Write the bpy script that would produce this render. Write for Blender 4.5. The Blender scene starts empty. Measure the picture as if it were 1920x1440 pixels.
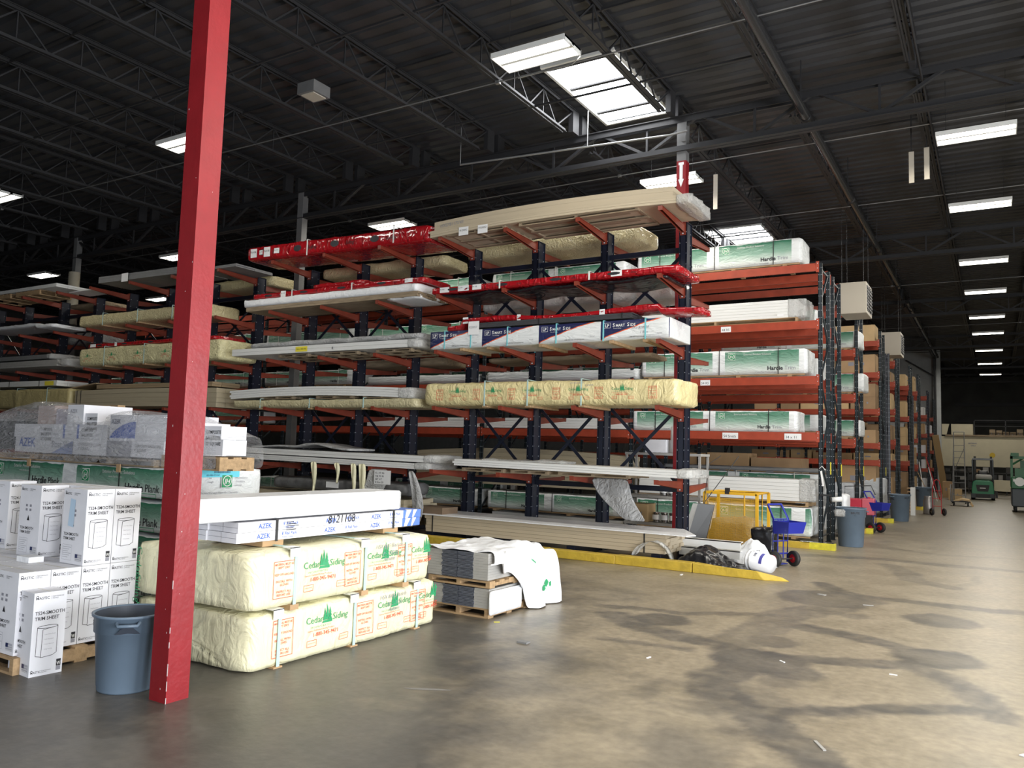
import bpy, math, random
import numpy as np
from mathutils import Vector, Matrix, noise
random.seed(7)
C = bpy.context.scene.collection
SC = bpy.context.scene
PI = math.pi

# ------------------------------------------------------------------ camera
cam = bpy.data.cameras.new('camera'); cam.sensor_width = 36; cam.lens = 1484.6/1920*36
cam.clip_end = 200
camo = bpy.data.objects.new('camera', cam); C.objects.link(camo)
yaw, pit, rol = [math.radians(a) for a in (31.461, 4.725, 1.699)]
F = Vector((-math.sin(yaw)*math.cos(pit), math.cos(yaw)*math.cos(pit), math.sin(pit)))
R0 = Vector((math.cos(yaw), math.sin(yaw), 0)); U0 = R0.cross(F)
RR = R0*math.cos(rol)+U0*math.sin(rol); UU = U0*math.cos(rol)-R0*math.sin(rol)
m = Matrix((RR, UU, -F)).transposed().to_4x4(); m.translation = (0, 0, 1.75)
camo.matrix_world = m
SC.camera = camo
# ------------------------------------------------------------------ view, world, daylight
SC.view_settings.view_transform = 'Standard'; SC.view_settings.look = 'None'
SC.view_settings.gamma = 1; SC.view_settings.exposure = 0.35
SC.view_settings.use_curve_mapping = False
SC.cycles.max_bounces = 6; SC.cycles.diffuse_bounces = 3; SC.cycles.glossy_bounces = 3
SC.cycles.transparent_max_bounces = 8; SC.cycles.use_denoising = True
SC.cycles.sample_clamp_indirect = 8; SC.cycles.caustics_reflective = False; SC.cycles.caustics_refractive = False
W = bpy.data.worlds.new('daylight'); SC.world = W; W.use_nodes = True
W.node_tree.nodes['Background'].inputs[0].default_value = (0.75, 0.85, 1, 1)
W.node_tree.nodes['Background'].inputs[1].default_value = 1.2
def area(name, loc, rot, sx, sy, power, col=(1, 1, 1), spread=None):
    l = bpy.data.lights.new(name, 'AREA'); l.shape = 'RECTANGLE'; l.size = sx; l.size_y = sy
    l.energy = power; l.color = col
    if spread: l.spread = spread
    o = bpy.data.objects.new(name, l); C.objects.link(o); o.location = loc; o.rotation_euler = rot
    return o
# open dock doors in the right wall (x = 8) and in the wall behind the camera
DOORS = [(-3.4, -0.2), (2.2, 5.6), (8.6, 11.8)]
for a, b in DOORS:
    area('dock_door_daylight', (7.95, (a+b)/2, 1.75), (0, PI/2, 0), 3.4, b-a, 860 if b < 7 else 560, (0.93, 0.96, 1))
area('rear_door_daylight', (-5.5, -5.9, 1.9), (PI/2, 0, 0), 6.0, 3.6, 110, (0.86, 0.92, 1))

# ------------------------------------------------------------------ materials
MATS = {}
def mat(name, col, rough=.6, metal=0, var=0, vscale=3, bump=0, bscale=20, stretch=None, emit=0, emitcol=None, spec=.5, dist=0, coat=0, trans=0, ridge=0):
    if name in MATS: return MATS[name]
    M = bpy.data.materials.new(name); M.use_nodes = True; MATS[name] = M
    nt = M.node_tree; N = nt.nodes; L = nt.links; b = N['Principled BSDF']
    b.inputs['Base Color'].default_value = (*col, 1); b.inputs['Roughness'].default_value = rough
    b.inputs['Metallic'].default_value = metal; b.inputs['Specular IOR Level'].default_value = spec
    b.inputs['Coat Weight'].default_value = coat
    tc = N.new('ShaderNodeTexCoord'); mp = N.new('ShaderNodeMapping'); L.new(tc.outputs['Object'], mp.inputs[0])
    if stretch: mp.inputs['Scale'].default_value = stretch
    if var:
        n = N.new('ShaderNodeTexNoise'); n.inputs['Scale'].default_value = vscale; n.inputs['Detail'].default_value = 6
        L.new(mp.outputs[0], n.inputs[0])
        r = N.new('ShaderNodeMapRange'); r.inputs[1].default_value = .3; r.inputs[2].default_value = .7
        r.inputs[3].default_value = 1-var; r.inputs[4].default_value = 1+var*.4
        L.new(n.outputs[0], r.inputs[0])
        mx = N.new('ShaderNodeVectorMath'); mx.operation = 'SCALE'; mx.inputs[0].default_value = col
        L.new(r.outputs[0], mx.inputs['Scale']); L.new(mx.outputs[0], b.inputs['Base Color'])
    if bump:
        n = N.new('ShaderNodeTexNoise'); n.inputs['Scale'].default_value = bscale; n.inputs['Detail'].default_value = 4
        n.inputs['Distortion'].default_value = dist
        if ridge: n.noise_type = 'RIDGED_MULTIFRACTAL'; n.inputs['Detail'].default_value = 2; n.inputs['Distortion'].default_value = dist*.5
        L.new(mp.outputs[0], n.inputs[0])
        bp = N.new('ShaderNodeBump'); bp.inputs['Strength'].default_value = bump; bp.inputs['Distance'].default_value = .05
        L.new(n.outputs[0], bp.inputs['Height']); L.new(bp.outputs[0], b.inputs['Normal'])
    if emit:
        b.inputs['Emission Color'].default_value = (*(emitcol or col), 1); b.inputs['Emission Strength'].default_value = emit
    if trans:
        o = N['Material Output']; t = N.new('ShaderNodeBsdfTransparent'); s = N.new('ShaderNodeMixShader')
        s.inputs[0].default_value = 1-trans; L.new(t.outputs[0], s.inputs[1]); L.new(b.outputs[0], s.inputs[2]); L.new(s.outputs[0], o.inputs[0])
    return M
WHITE = mat('white_vinyl', (.74, .74, .72), .45, bump=.1, bscale=4)
WHITEB = mat('bright_white_wrap', (.85, .86, .88), .4, bump=.35, bscale=7, dist=1.5)
CARTON = mat('white_carton', (.78, .78, .82), .6, var=.06, vscale=5)
INK = mat('black_ink', (.02, .02, .025), .6)
GREYINK = mat('grey_ink', (.28, .28, .32), .6)
RED_INK = mat('red_ink', (.75, .12, .07), .5)
GREEN_INK = mat('green_ink', (.03, .3, .12), .5)
BLUE_INK = mat('blue_ink', (.03, .1, .45), .5)
NAVY_INK = mat('navy_ink', (.02, .03, .1), .5)
ORANGE_INK = mat('orange_ink', (.8, .13, .03), .5)
PAPER = mat('paper', (.8, .8, .8), .7)
YELLOWP = mat('yellow_paper', (.8, .68, .05), .7)
CYANP = mat('cyan_paper', (.15, .62, .75), .7)
KRAFT = mat('kraft_cardboard', (.46, .3, .16), .8, var=.12, vscale=2)
WOOD = mat('pallet_wood', (.42, .28, .15), .8, var=.3, vscale=4, bump=.2, bscale=12, stretch=(1, 6, 6))
WOODG = mat('weathered_wood', (.3, .23, .15), .85, var=.3, vscale=4, stretch=(1, 6, 6))
CREAM = mat('cream_wrap', (.78, .74, .5), .38, var=.05, bump=.55, bscale=5, dist=2.2, stretch=(1, 1, .55))
CREAMD = mat('dusty_cream_wrap', (.55, .49, .3), .3, var=.1, bump=.7, bscale=7, dist=2.5)
REDW = mat('red_wrap', (.36, .007, .012), .18, bump=.9, bscale=9, ridge=1, dist=2, stretch=(1, 1, .5), coat=.5)
GREYW = mat('grey_plastic_wrap', (.42, .42, .42), .35, bump=.8, bscale=8, dist=2, var=.2)
BLACKW = mat('black_plastic', (.012, .012, .014), .25, bump=1, bscale=3.5, ridge=1, dist=2)
CLEARB = mat('crumpled_clear_plastic', (.72, .72, .7), .25, bump=1, bscale=12, dist=2.5, trans=.45)
FILM = mat('stretch_film', (.8, .8, .82), .1, bump=1, bscale=6, dist=3, trans=.66, stretch=(.5, 1, 2))
BEIGE = mat('beige_boards', (.5, .42, .3), .6, var=.06, vscale=2, stretch=(.3, 1, 8))
BEIGED = mat('tan_boards', (.42, .36, .25), .6, var=.1, vscale=2, stretch=(.3, 1, 8))
DARKB = mat('charcoal_boards', (.05, .05, .055), .6, var=.1)
GREYB = mat('grey_boards', (.2, .2, .2), .6, var=.1)
SLATE = mat('slate_siding_ends', (.11, .12, .15), .6, var=.2, vscale=20)
NAVY = mat('navy_rack_steel', (.006, .009, .022), .38, var=.25, vscale=6, coat=.1)
GRNBLK = mat('dark_green_rack_steel', (.014, .022, .028), .4)
HOLE = mat('slot_light', (.55, .6, .65), .5)
ORANGE = mat('orange_rack_beam', (.36, .055, .025), .42, var=.2, vscale=5)
ORANGEA = mat('orange_cantilever_arm', (.22, .038, .02), .45, var=.25, vscale=5)
REDP = mat('red_column_paint', (.25, .011, .016), .36, var=.12, vscale=7, bump=.05, bscale=30)
CHIP = mat('bare_steel_chip', (.5, .42, .42), .5)
GREYS = mat('grey_column_paint', (.16, .16, .16), .5, var=.2)
STEELK = mat('black_roof_steel', (.022, .022, .024), .5)
DECK = mat('black_roof_deck', (.036, .037, .041), .42, var=.2, vscale=1.5)
PIPEM = mat('heater_tube_steel', (.06, .06, .062), .18, metal=.6)
CONDUIT = mat('conduit_steel', (.3, .3, .3), .35, metal=.6)
FIXT = mat('light_fixture_white', (.75, .75, .72), .5)
TUBE = mat('fluorescent_glow', (1, 1, 1), .5, emit=9, emitcol=(1, .97, .86))
SKYL = mat('skylight_glow', (1, 1, 1), .5, emit=12, emitcol=(.95, .97, 1))
CURB = mat('yellow_curb_paint', (.58, .4, .045), .55, var=.25, vscale=6, bump=.15, bscale=15)
CURBS = mat('yellow_tube_cover', (.7, .62, .05), .4, var=.3, vscale=8)
BIN = mat('grey_blue_plastic', (.13, .18, .24), .42, var=.1, vscale=4)
BIND = mat('dark_inner_plastic', (.05, .06, .08), .5)
YEL = mat('yellow_cage_paint', (.75, .42, .02), .45)
BLUE = mat('blue_cart_paint', (.015, .025, .3), .35)
TIRE = mat('black_rubber', (.015, .015, .015), .6)
REDH = mat('red_hub', (.4, .01, .015), .4)
REDC = mat('red_cart_plastic', (.5, .03, .06), .4)
CHROME = mat('tin_metal', (.6, .6, .6), .2, metal=1)
BKT = mat('white_bucket_plastic', (.78, .79, .82), .4)
HEAT = mat('beige_heater_cabinet', (.5, .45, .37), .5)
BLKM = mat('black_metal', (.02, .02, .02), .4)
GRN = mat('green_truck_paint', (.02, .2, .09), .35)
GRND = mat('dark_green_machine_paint', (.02, .11, .04), .4)
GREYM = mat('grey_machine_body', (.06, .07, .08), .5)
WALLW = mat('white_block_wall', (.55, .57, .57), .7, var=.12, vscale=3)
WALLD = mat('grey_block_wall', (.13, .13, .12), .8, var=.3, vscale=1)
WALLC = mat('cream_wall_panel', (.62, .56, .4), .7, var=.06)
PAPERR = mat('pink_red_paper', (.7, .1, .12), .5)
CEM = mat('grey_fibre_cement', (.38, .37, .35), .7, var=.1, vscale=6)

def nodes_math(nt, op, a, b=None, c=None):
    n = nt.nodes.new('ShaderNodeMath'); n.operation = op
    for i, v in enumerate((a, b, c)):
        if v is None: continue
        if isinstance(v, (int, float)): n.inputs[i].default_value = v
        else: nt.links.new(v, n.inputs[i])
    return n.outputs[0]
def printed(name, kind, period=1.83, col=(.04, .17, .1), light=(.72, .76, .72)):
    """plastic wrap with its printed panels: kind 'green' (fading green panels) or 'navy' (swoosh panels)"""
    M = mat(name, (.75, .77, .76), .33, bump=.5, bscale=6, dist=2, stretch=(.5, 1, 1.6))
    nt = M.node_tree; N = nt.nodes; L = nt.links; b = N['Principled BSDF']
    tc = N.new('ShaderNodeTexCoord'); s = N.new('ShaderNodeSeparateXYZ'); L.new(tc.outputs['Object'], s.inputs[0])
    g = N.new('ShaderNodeSeparateXYZ'); L.new(tc.outputs['Generated'], g.inputs[0])
    nn = N.new('ShaderNodeSeparateXYZ'); L.new(tc.outputs['Normal'], nn.inputs[0])
    wob = N.new('ShaderNodeTexNoise'); wob.inputs['Scale'].default_value = 5; L.new(tc.outputs['Object'], wob.inputs[0])
    u = nodes_math(nt, 'FRACT', nodes_math(nt, 'DIVIDE', s.outputs[0], period))
    v = nodes_math(nt, 'ADD', g.outputs[2], nodes_math(nt, 'MULTIPLY', nodes_math(nt, 'SUBTRACT', wob.outputs[0], .5), .12))
    side = nodes_math(nt, 'GREATER_THAN', nodes_math(nt, 'ABSOLUTE', nn.outputs[1]), .6)
    if kind == 'green':
        m1 = nodes_math(nt, 'MULTIPLY', nodes_math(nt, 'GREATER_THAN', u, .05), nodes_math(nt, 'LESS_THAN', u, .9))
        m2 = nodes_math(nt, 'LESS_THAN', v, .93)
        mask = nodes_math(nt, 'MULTIPLY', nodes_math(nt, 'MULTIPLY', m1, m2), side)
        r = N.new('ShaderNodeValToRGB'); e = r.color_ramp.elements
        e[0].position = .12; e[0].color = (*light, 1); e[1].position = .9; e[1].color = (*col, 1)
        k = e.new(.5); k.color = (.24, .4, .31, 1)
        L.new(v, r.inputs[0]); colr = r.outputs[0]
    else:
        f = nodes_math(nt, 'POWER', nodes_math(nt, 'MULTIPLY', u, 1.15), .75)
        mask = nodes_math(nt, 'MULTIPLY', nodes_math(nt, 'GREATER_THAN', v, nodes_math(nt, 'SUBTRACT', f, .05)), side)
        inner = nodes_math(nt, 'GREATER_THAN', v, f)
        mx0 = N.new('ShaderNodeMix'); mx0.data_type = 'RGBA'; L.new(inner, mx0.inputs[0])
        mx0.inputs[6].default_value = (.75, .12, .03, 1); mx0.inputs[7].default_value = (.02, .025, .09, 1); colr = mx0.outputs[2]
    mx = N.new('ShaderNodeMix'); mx.data_type = 'RGBA'; L.new(mask, mx.inputs[0])
    mx.inputs[6].default_value = (.75, .77, .77, 1); L.new(colr, mx.inputs[7]); L.new(mx.outputs[2], b.inputs['Base Color'])
    return M
HARDIE = printed('green_printed_wrap', 'green')
PLANKW = printed('green_printed_wrap_long', 'green', 1.9)
LPW = printed('navy_printed_wrap', 'navy', 1.2)

# ------------------------------------------------------------------ mesh building
_tc = {}
def text_data(s, bold=0, shear=0):
    k = (s, bold, shear)
    if k not in _tc:
        cu = bpy.data.curves.new('t', 'FONT'); cu.body = s; cu.size = 1; cu.resolution_u = 2; cu.offset = bold; cu.shear = shear
        o = bpy.data.objects.new('t', cu); me = bpy.data.meshes.new_from_object(o)
        vs = [(v.co.x, v.co.y) for v in me.vertices]; fs = [tuple(p.vertices) for p in me.polygons]
        bpy.data.objects.remove(o); bpy.data.curves.remove(cu); bpy.data.meshes.remove(me)
        w = max([v[0] for v in vs] or [0]); _tc[k] = (vs, fs, w)
    return _tc[k]
class MB:
    def __init__(s): s.v = []; s.f = []; s.m = []; s.mats = []; s.smooth = []
    def mi(s, M):
        if M not in s.mats: s.mats.append(M)
        return s.mats.index(M)
    def add(s, vs, fs, M, smooth=False):
        o = len(s.v); s.v += [tuple(v) for v in vs]; i = s.mi(M)
        for f in fs: s.f.append(tuple(o+a for a in f)); s.m.append(i); s.smooth.append(smooth)
    def box(s, x0, x1, y0, y1, z0, z1, M):
        s.add([(x0, y0, z0), (x1, y0, z0), (x1, y1, z0), (x0, y1, z0), (x0, y0, z1), (x1, y0, z1), (x1, y1, z1), (x0, y1, z1)],
              [(0, 3, 2, 1), (4, 5, 6, 7), (0, 1, 5, 4), (1, 2, 6, 5), (2, 3, 7, 6), (3, 0, 4, 7)], M); return s
    def bar(s, p, q, w, h, M, up=(0, 0, 1)):
        p = Vector(p); q = Vector(q); d = (q-p).normalized(); up = Vector(up)
        a = d.cross(up)
        if a.length < 1e-4: a = d.cross(Vector((0, 1, 0)))
        a.normalize(); b = a.cross(d)
        vs = [P+a*i*w/2+b*j*h/2 for P in (p, q) for i, j in ((-1, -1), (1, -1), (1, 1), (-1, 1))]
        s.add(vs, [(0, 1, 2, 3), (7, 6, 5, 4), (0, 4, 5, 1), (1, 5, 6, 2), (2, 6, 7, 3), (3, 7, 4, 0)], M); return s
    def tube(s, pts, r, M, n=8, cap=True):
        pts = [Vector(p) for p in pts]; o = []; rs = r if isinstance(r, (list, tuple)) else [r]*len(pts)
        for i, p in enumerate(pts):
            d = (pts[min(i+1, len(pts)-1)]-pts[max(i-1, 0)]).normalized()
            a = d.cross(Vector((0, 0, 1)))
            if a.length < 1e-3: a = d.cross(Vector((1, 0, 0)))
            a.normalize(); b = a.cross(d)
            o += [p+(a*math.cos(2*PI*k/n)+b*math.sin(2*PI*k/n))*rs[i] for k in range(n)]
        fs = [(i*n+k, i*n+(k+1) % n, (i+1)*n+(k+1) % n, (i+1)*n+k) for i in range(len(pts)-1) for k in range(n)]
        s.add(o, fs, M, True)
        if cap: s.add(o[:n], [tuple(range(n))], M); s.add(o[-n:], [tuple(reversed(range(n)))], M)
        return s
    def lathe(s, prof, M, n=28, at=(0, 0, 0), axis=None):
        X, Y, Z = Vector((1, 0, 0)), Vector((0, 1, 0)), Vector((0, 0, 1))
        if axis is not None:
            Z = Vector(axis).normalized(); X = Z.cross(Vector((0, 0, 1)))
            if X.length < 1e-3: X = Vector((1, 0, 0))
            X.normalize(); Y = Z.cross(X)
        at = Vector(at)
        vs = [at+X*(r*math.cos(2*PI*k/n))+Y*(r*math.sin(2*PI*k/n))+Z*z for r, z in prof for k in range(n)]
        fs = [(i*n+k, i*n+(k+1) % n, (i+1)*n+(k+1) % n, (i+1)*n+k) for i in range(len(prof)-1) for k in range(n)]
        s.add(vs, fs, M, True); return s
    def text(s, t, size, fmap, M, u=0, v=0, bold=0, shear=0, align='l', wmax=None):
        vs, fs, w = text_data(t, bold, shear); sx = size
        if wmax and w*size > wmax: sx = wmax/w
        o = {'l': 0, 'c': -w*sx/2, 'r': -w*sx}[align]
        s.add([fmap(u+o+a*sx, v+b*size) for a, b in vs], fs, M); return s
    def poly(s, uv, fmap, M):
        s.add([fmap(a, b) for a, b in uv], [tuple(range(len(uv)))], M); return s
    def rect(s, u0, u1, v0, v1, fmap, M, nu=1, nv=1):
        for i in range(nu):
            for j in range(nv):
                a = u0+(u1-u0)*i/nu; b = u0+(u1-u0)*(i+1)/nu; c = v0+(v1-v0)*j/nv; d = v0+(v1-v0)*(j+1)/nv
                s.poly([(a, c), (b, c), (b, d), (a, d)], fmap, M)
        return s
    def line(s, uv, w, fmap, M):
        for (a, b), (c, d) in zip(uv[:-1], uv[1:]):
            L = math.hypot(c-a, d-b) or 1; nx = -(d-b)/L*w/2; ny = (c-a)/L*w/2
            s.poly([(a+nx, b+ny), (c+nx, d+ny), (c-nx, d-ny), (a-nx, b-ny)][::-1], fmap, M)
        return s
    def frame(s, u0, u1, v0, v1, w, fmap, M): return s.line([(u0, v0), (u1, v0), (u1, v1), (u0, v1), (u0, v0)], w, fmap, M)
    def build(s, name, parent=None, bevel=0, loc=(0, 0, 0)):
        me = bpy.data.meshes.new(name); me.from_pydata(s.v, [], s.f)
        for M in s.mats: me.materials.append(M)
        me.polygons.foreach_set('material_index', s.m); me.polygons.foreach_set('use_smooth', s.smooth); me.update()
        o = bpy.data.objects.new(name, me); C.objects.link(o); o.location = loc
        if parent: o.parent = parent
        if bevel:
            b = o.modifiers.new('b', 'BEVEL'); b.width = bevel; b.segments = 1; b.limit_method = 'ANGLE'
        return o
def tag(o, label, cat, group=None, kind=None):
    o['label'] = label; o['category'] = cat
    if group: o['group'] = group
    if kind: o['kind'] = kind
    return o
def thing(name, label, cat, loc=(0, 0, 0), rz=0, group=None):
    o = bpy.data.objects.new(name, None); C.objects.link(o); o.location = loc; o.rotation_euler = (0, 0, rz); o.empty_display_size = .2
    return tag(o, label, cat, group)
def struct(mb, name, **k):
    o = mb.build(name, **k); o['kind'] = 'structure'; return o
def kids(o): return [c for c in bpy.data.objects if c.parent == o]
def copy_tree(o, loc, rz=None, label=None):
    c = o.copy(); C.objects.link(c); c.location = loc
    if rz is not None: c.rotation_euler = (0, 0, rz)
    if label: c['label'] = label
    for ch in kids(o):
        d = ch.copy(); C.objects.link(d); d.parent = c
        for g in kids(ch):
            e = g.copy(); C.objects.link(e); e.parent = d
    return c
def nz(p, s, seed=0): return noise.noise(Vector((p[0]*s+seed*7.3, p[1]*s+seed*3.1, p[2]*s-seed*5.7)))
def wrapdisp(amp, seed, fold=1.0):
    def d(x, y, z):
        a = nz((x, y, z), 2.2, seed)
        q = (x*5.0+z*4.0*math.sin(x*1.7+seed)+y*5, y*2, z*2.2)
        r = 1-abs(nz(q, 1.0, seed+3))*2.2
        return amp*(a*1.1+fold*.55*max(r, 0)**2-.3*fold)
    return d
def wrap(mb, L, D, H, M, amp=.02, r=.03, seed=0, step=.07, bulge=0, fold=1, sag=None, z0=0):
    """a soft wrapped block: local x 0..L, y -D/2..D/2, z 0..H. returns the map for printing on its -y face"""
    dsp = wrapdisp(amp, seed, fold)
    n1 = max(2, int(D/max(step, .12))); n2 = max(3, int(H/step)); nx = max(3, int(L/step))
    per = []
    for i in range(n1): per.append((-D/2+D*i/n1, 0))
    for i in range(n2): per.append((D/2, H*i/n2))
    for i in range(n1): per.append((D/2-D*i/n1, H))
    for i in range(n2): per.append((-D/2, H-H*i/n2))
    def rnd(y, z, x=None):
        # round the corners of the section
        cy = max(abs(y)-(D/2-r), 0); cz = max(abs(z-H/2)-(H/2-r), 0)
        if cy > 0 and cz > 0:
            l = math.hypot(cy, cz)
            if l > r:
                y = math.copysign(D/2-r+cy*r/l, y); z = H/2+math.copysign(H/2-r+cz*r/l, z-H/2)
        return y, z
    rings = []
    for s in (.02, .35, .7, .92): rings.append((0, s))
    rings.append((r*.3, .985))
    for i in range(nx+1): rings.append((r+(L-2*r)*i/nx, 1))
    rings.append((L-r*.3, .985))
    for s in (.92, .7, .35, .02): rings.append((L, s))
    sg = sag or (lambda x: 0)
    vs = []
    for x, s in rings:
        for y, z in per:
            y1, z1 = rnd(y, z); yy = y1*s; zz = H/2+(z1-H/2)*s
            d = dsp(x, yy, zz)
            if s < .95: d += amp*.8*fold*(1-abs(nz((yy*9+zz*2.5, zz*1.5, x), 1, seed+9))*2.4); px, py, pz = x+(d+bulge)*(1 if x > L/2 else -1)*(1.2-s*.4), yy, zz
            else:
                px, py, pz = x, yy+math.copysign(d, yy)*(abs(y1) > D/2-r*1.2), zz+(d*.6 if z > H-1e-4 else 0)
            vs.append((px, py, z0+max(pz, 0.002 if s < .99 else 0)+sg(x)))
    n = len(per)
    fs = [(i*n+k, i*n+(k+1) % n, (i+1)*n+(k+1) % n, (i+1)*n+k) for i in range(len(rings)-1) for k in range(n)]
    fs = [f[::-1] for f in fs]
    mb.add(vs, fs, M, True)
    mb.add([vs[i] for i in range(n)], [tuple(range(n))], M); mb.add(vs[-n:], [tuple(reversed(range(n)))], M)
    base = 5; jf = 2*n1+n2     # first full ring, first front-face vertex (z = H, going down)
    def fmap(u, v, off=.006):
        if u > L: return (L+.03+off, -D/2+(u-L), z0+v+sg(L))
        if u < 0: return (-.03-off, -D/2-u, z0+v+sg(0))
        a = min(max((u-r)/(L-2*r)*nx, 0), nx-1e-6); b = min(max((H-v)/H*n2, 0), n2-1e-6)
        i, j = int(a), int(b); fa, fb = a-i, b-j
        g = lambda ii, jj: vs[(base+ii)*n+(jf+jj) % n][1]
        y = (g(i, j)*(1-fa)+g(i+1, j)*fa)*(1-fb)+(g(i, j+1)*(1-fa)+g(i+1, j+1)*fa)*fb
        return (u, y-off, z0+v+sg(u))
    return fmap
def emap(L, dirn=1, off=.02):   # +x end face
    return lambda u, v: (L+off, u, v)
def strap(parent, xs, D, H, M, w=.025, z0=0, out=.018):
    for x in xs:
        b = MB(); y = D/2+out
        b.box(x-w/2, x+w/2, -y, -y+.006, z0-.01, z0+H+out, M); b.box(x-w/2, x+w/2, y-.006, y, z0-.01, z0+H+out, M)
        b.box(x-w/2, x+w/2, -y, y, z0+H+out-.004, z0+H+out+.004, M); b.build('strap', parent)
STRAPG = mat('pale_green_strap', (.45, .62, .6), .4); STRAPK = mat('black_strap', (.02, .02, .02), .4); STRAPW = mat('white_strap', (.7, .7, .66), .5)

def cedar_print(mb, f, x, zb, k=1.0):
    """tree logo, company name and phone number, and the warning box beside it"""
    mb.text('Cedar', .085*k, f, GREEN_INK, x, zb+.13*k); mb.text('Siding', .085*k, f, GREEN_INK, x+.33*k, zb+.13*k, shear=.15)
    for dx, h in ((.235, .1), (.268, .13), (.3, .105)):
        for t in range(3):
            a = x+dx*k; y0 = zb+(.14+.03*t*h/.1)*k
            mb.poly([(a-.025*k*(1-t*.25), y0), (a+.025*k*(1-t*.25), y0), (a, y0+h*.55*k)], f, GREEN_INK)
    mb.poly([(x+.2*k, zb+.115*k), (x+.33*k, zb+.115*k), (x+.33*k, zb+.14*k), (x+.22*k, zb+.135*k)], f, GREEN_INK)
    mb.text('I N C O R P O R A T E D', .024*k, f, GREEN_INK, x+.06*k, zb+.085*k)
    mb.text('Superior Prefinished Building Products', .022*k, f, RED_INK, x+.02*k, zb+.058*k)
    mb.text('1-800-345-9471', .05*k, f, RED_INK, x+.09*k, zb+.01*k, bold=.01)
    for dx in (.02, .43): mb.frame(x+dx*k, x+(dx+.12)*k, zb-.075*k, zb-.02*k, .004, f, RED_INK)
    for dx in (.03, .44): mb.text('HANDLE WITH', .014*k, f, RED_INK, x+dx*k, zb-.05*k)
def cedar_warn(mb, f, x, zb, k=1.0):
    mb.frame(x, x+.2*k, zb, zb+.27*k, .005, f, RED_INK)
    for i, t in enumerate(('MATERIAL MUST BE', 'KEPT DRY', '', 'KEEP OFF GROUND', '', 'INSTALL WITH', 'GLOVES', '', 'INSPECT ALL', 'BEFORE USE')):
        if t: mb.text(t, .024*k, f, RED_INK, x+.1*k, zb+(.24-.025*i)*k, bold=.012, align='c', wmax=.18*k)
def cedar(x0, x1, y0, y1, z0, z1, label, M=CREAM, k=None, rz=0, loc=None, amp=.02, seed=1, straps=None, prints=None, hand=True, step=.07, group=None, r=.04, batten=True, warn=None):
    L = x1-x0; D = y1-y0; H = z1-z0
    t = thing('cedar_siding_bundle', label, 'siding bundle', loc or (x0, (y0+y1)/2, z0), rz, group)
    mb = MB(); f = wrap(mb, L, D, H, M, amp, r, seed, step, .02)
    k = k or H/.47*1.15
    zc = H*.36
    for x in (prints if prints is not None else [.6+i*1.0 for i in range(int((L-.6)/1.0))]): cedar_print(mb, f, x, zc, k)
    for x in (warn if warn is not None else [.25+i*1.0 for i in range(int((L-.3)/1.0))]): cedar_warn(mb, f, x, zc-.07*k, k)
    if hand:
        mb.text('HSX 8(07) Backrib', .05*k, f, GREYINK, L*.62, H-.09*k, shear=.3); mb.text('Pc 820770', .05*k, f, GREYINK, L*.68, H-.15*k, shear=.3)
    mb.build('wrapping', t)
    strap(t, straps or [L*.2, L*.5, L*.8], D, H, STRAPG)
    if batten:
        for x in (straps or [L*.2, L*.5, L*.8]):
            MB().box(x-.05, x+.05, -D/2, D/2, -.035, .0, WOOD).build('batten', t)
    return t
def jk_logo(mb, f, x, z, s, M=WHITE, G=GREEN_INK):
    mb.rect(x, x+s, z, z+s, f, M); mb.rect(x+s*.05, x+s*.95, z+s*.05, z+s*.95, lambda a, b: f(a, b, .009), G)
    g = lambda a, b: f(a, b, .012)
    mb.line([(x+s*(.5+.38*math.cos(a*PI/8)), z+s*(.52+.38*math.sin(a*PI/8))) for a in range(17)], s*.06, g, M)
    mb.text('JH', s*.5, g, M, x+s*.5, z+s*.33, bold=.02, align='c', wmax=s*.55, shear=.2)
def hardie(x0, x1, y0, y1, z0, z1, label, name='trim_board_bundle', txt=('Hardie', 'Trim'), group=None, seed=1, detail=2, M=None, rz=0, loc=None, logo=.5, boardw=True):
    L = x1-x0; D = y1-y0; H = z1-z0
    t = thing(name, label, 'trim bundle', loc or (x0, (y0+y1)/2, z0), rz, group)
    hb = .07 if boardw else 0
    mb = MB(); f = wrap(mb, L, D, H-hb, M or HARDIE, .014, .03, seed, .09 if detail > 1 else .2, .03, z0=0)
    H2 = H-hb
    if detail:
        p = 1.83; i = 0
        while i*p+1.2 < L:
            x = i*p
            jk_logo(mb, f, x+.16, H2*.58, H2*.3)
            if x+1.6 < L:
                a = text_data(txt[0], .03)[2]*H2*.22
                mb.text(txt[0], H2*.22, f, INK, x+1.0, H2*.16, bold=.03); mb.text(txt[1], H2*.22, f, GREYINK, x+1.03+a, H2*.16)
                mb.text('ColorPlus Technology', H2*.09, f, GREYINK, x+.75, H2*.05)
                mb.text('Exterior Product Solutions', H2*.1, f, WHITE, x+.5, H2*.78, wmax=.8)
            i += 1
    o = mb.build('wrapping', t, loc=(0, 0, hb))
    if detail:
        strap(t, [L*.15, L*.5, L*.85], D, H2, STRAPK if detail > 1 else STRAPW, .015, hb, .02)
        if boardw:
            for x in (L*.04, L*.3, L*.6, L*.9): MB().box(x, x+.09, -D/2+.02, D/2-.02, 0, hb, WOOD).build('batten', t)
            MB().box(.02, L-.02, -D/2+.03, -D/2+.1, hb*.55, hb, WOOD).build('runner', t)
    elif boardw:
        b = MB()
        for x in (L*.04, L*.3, L*.6, L*.9): b.box(x, x+.09, -D/2+.02, D/2-.02, 0, hb, WOOD)
        b.build('skid', t)
    return t
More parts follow.
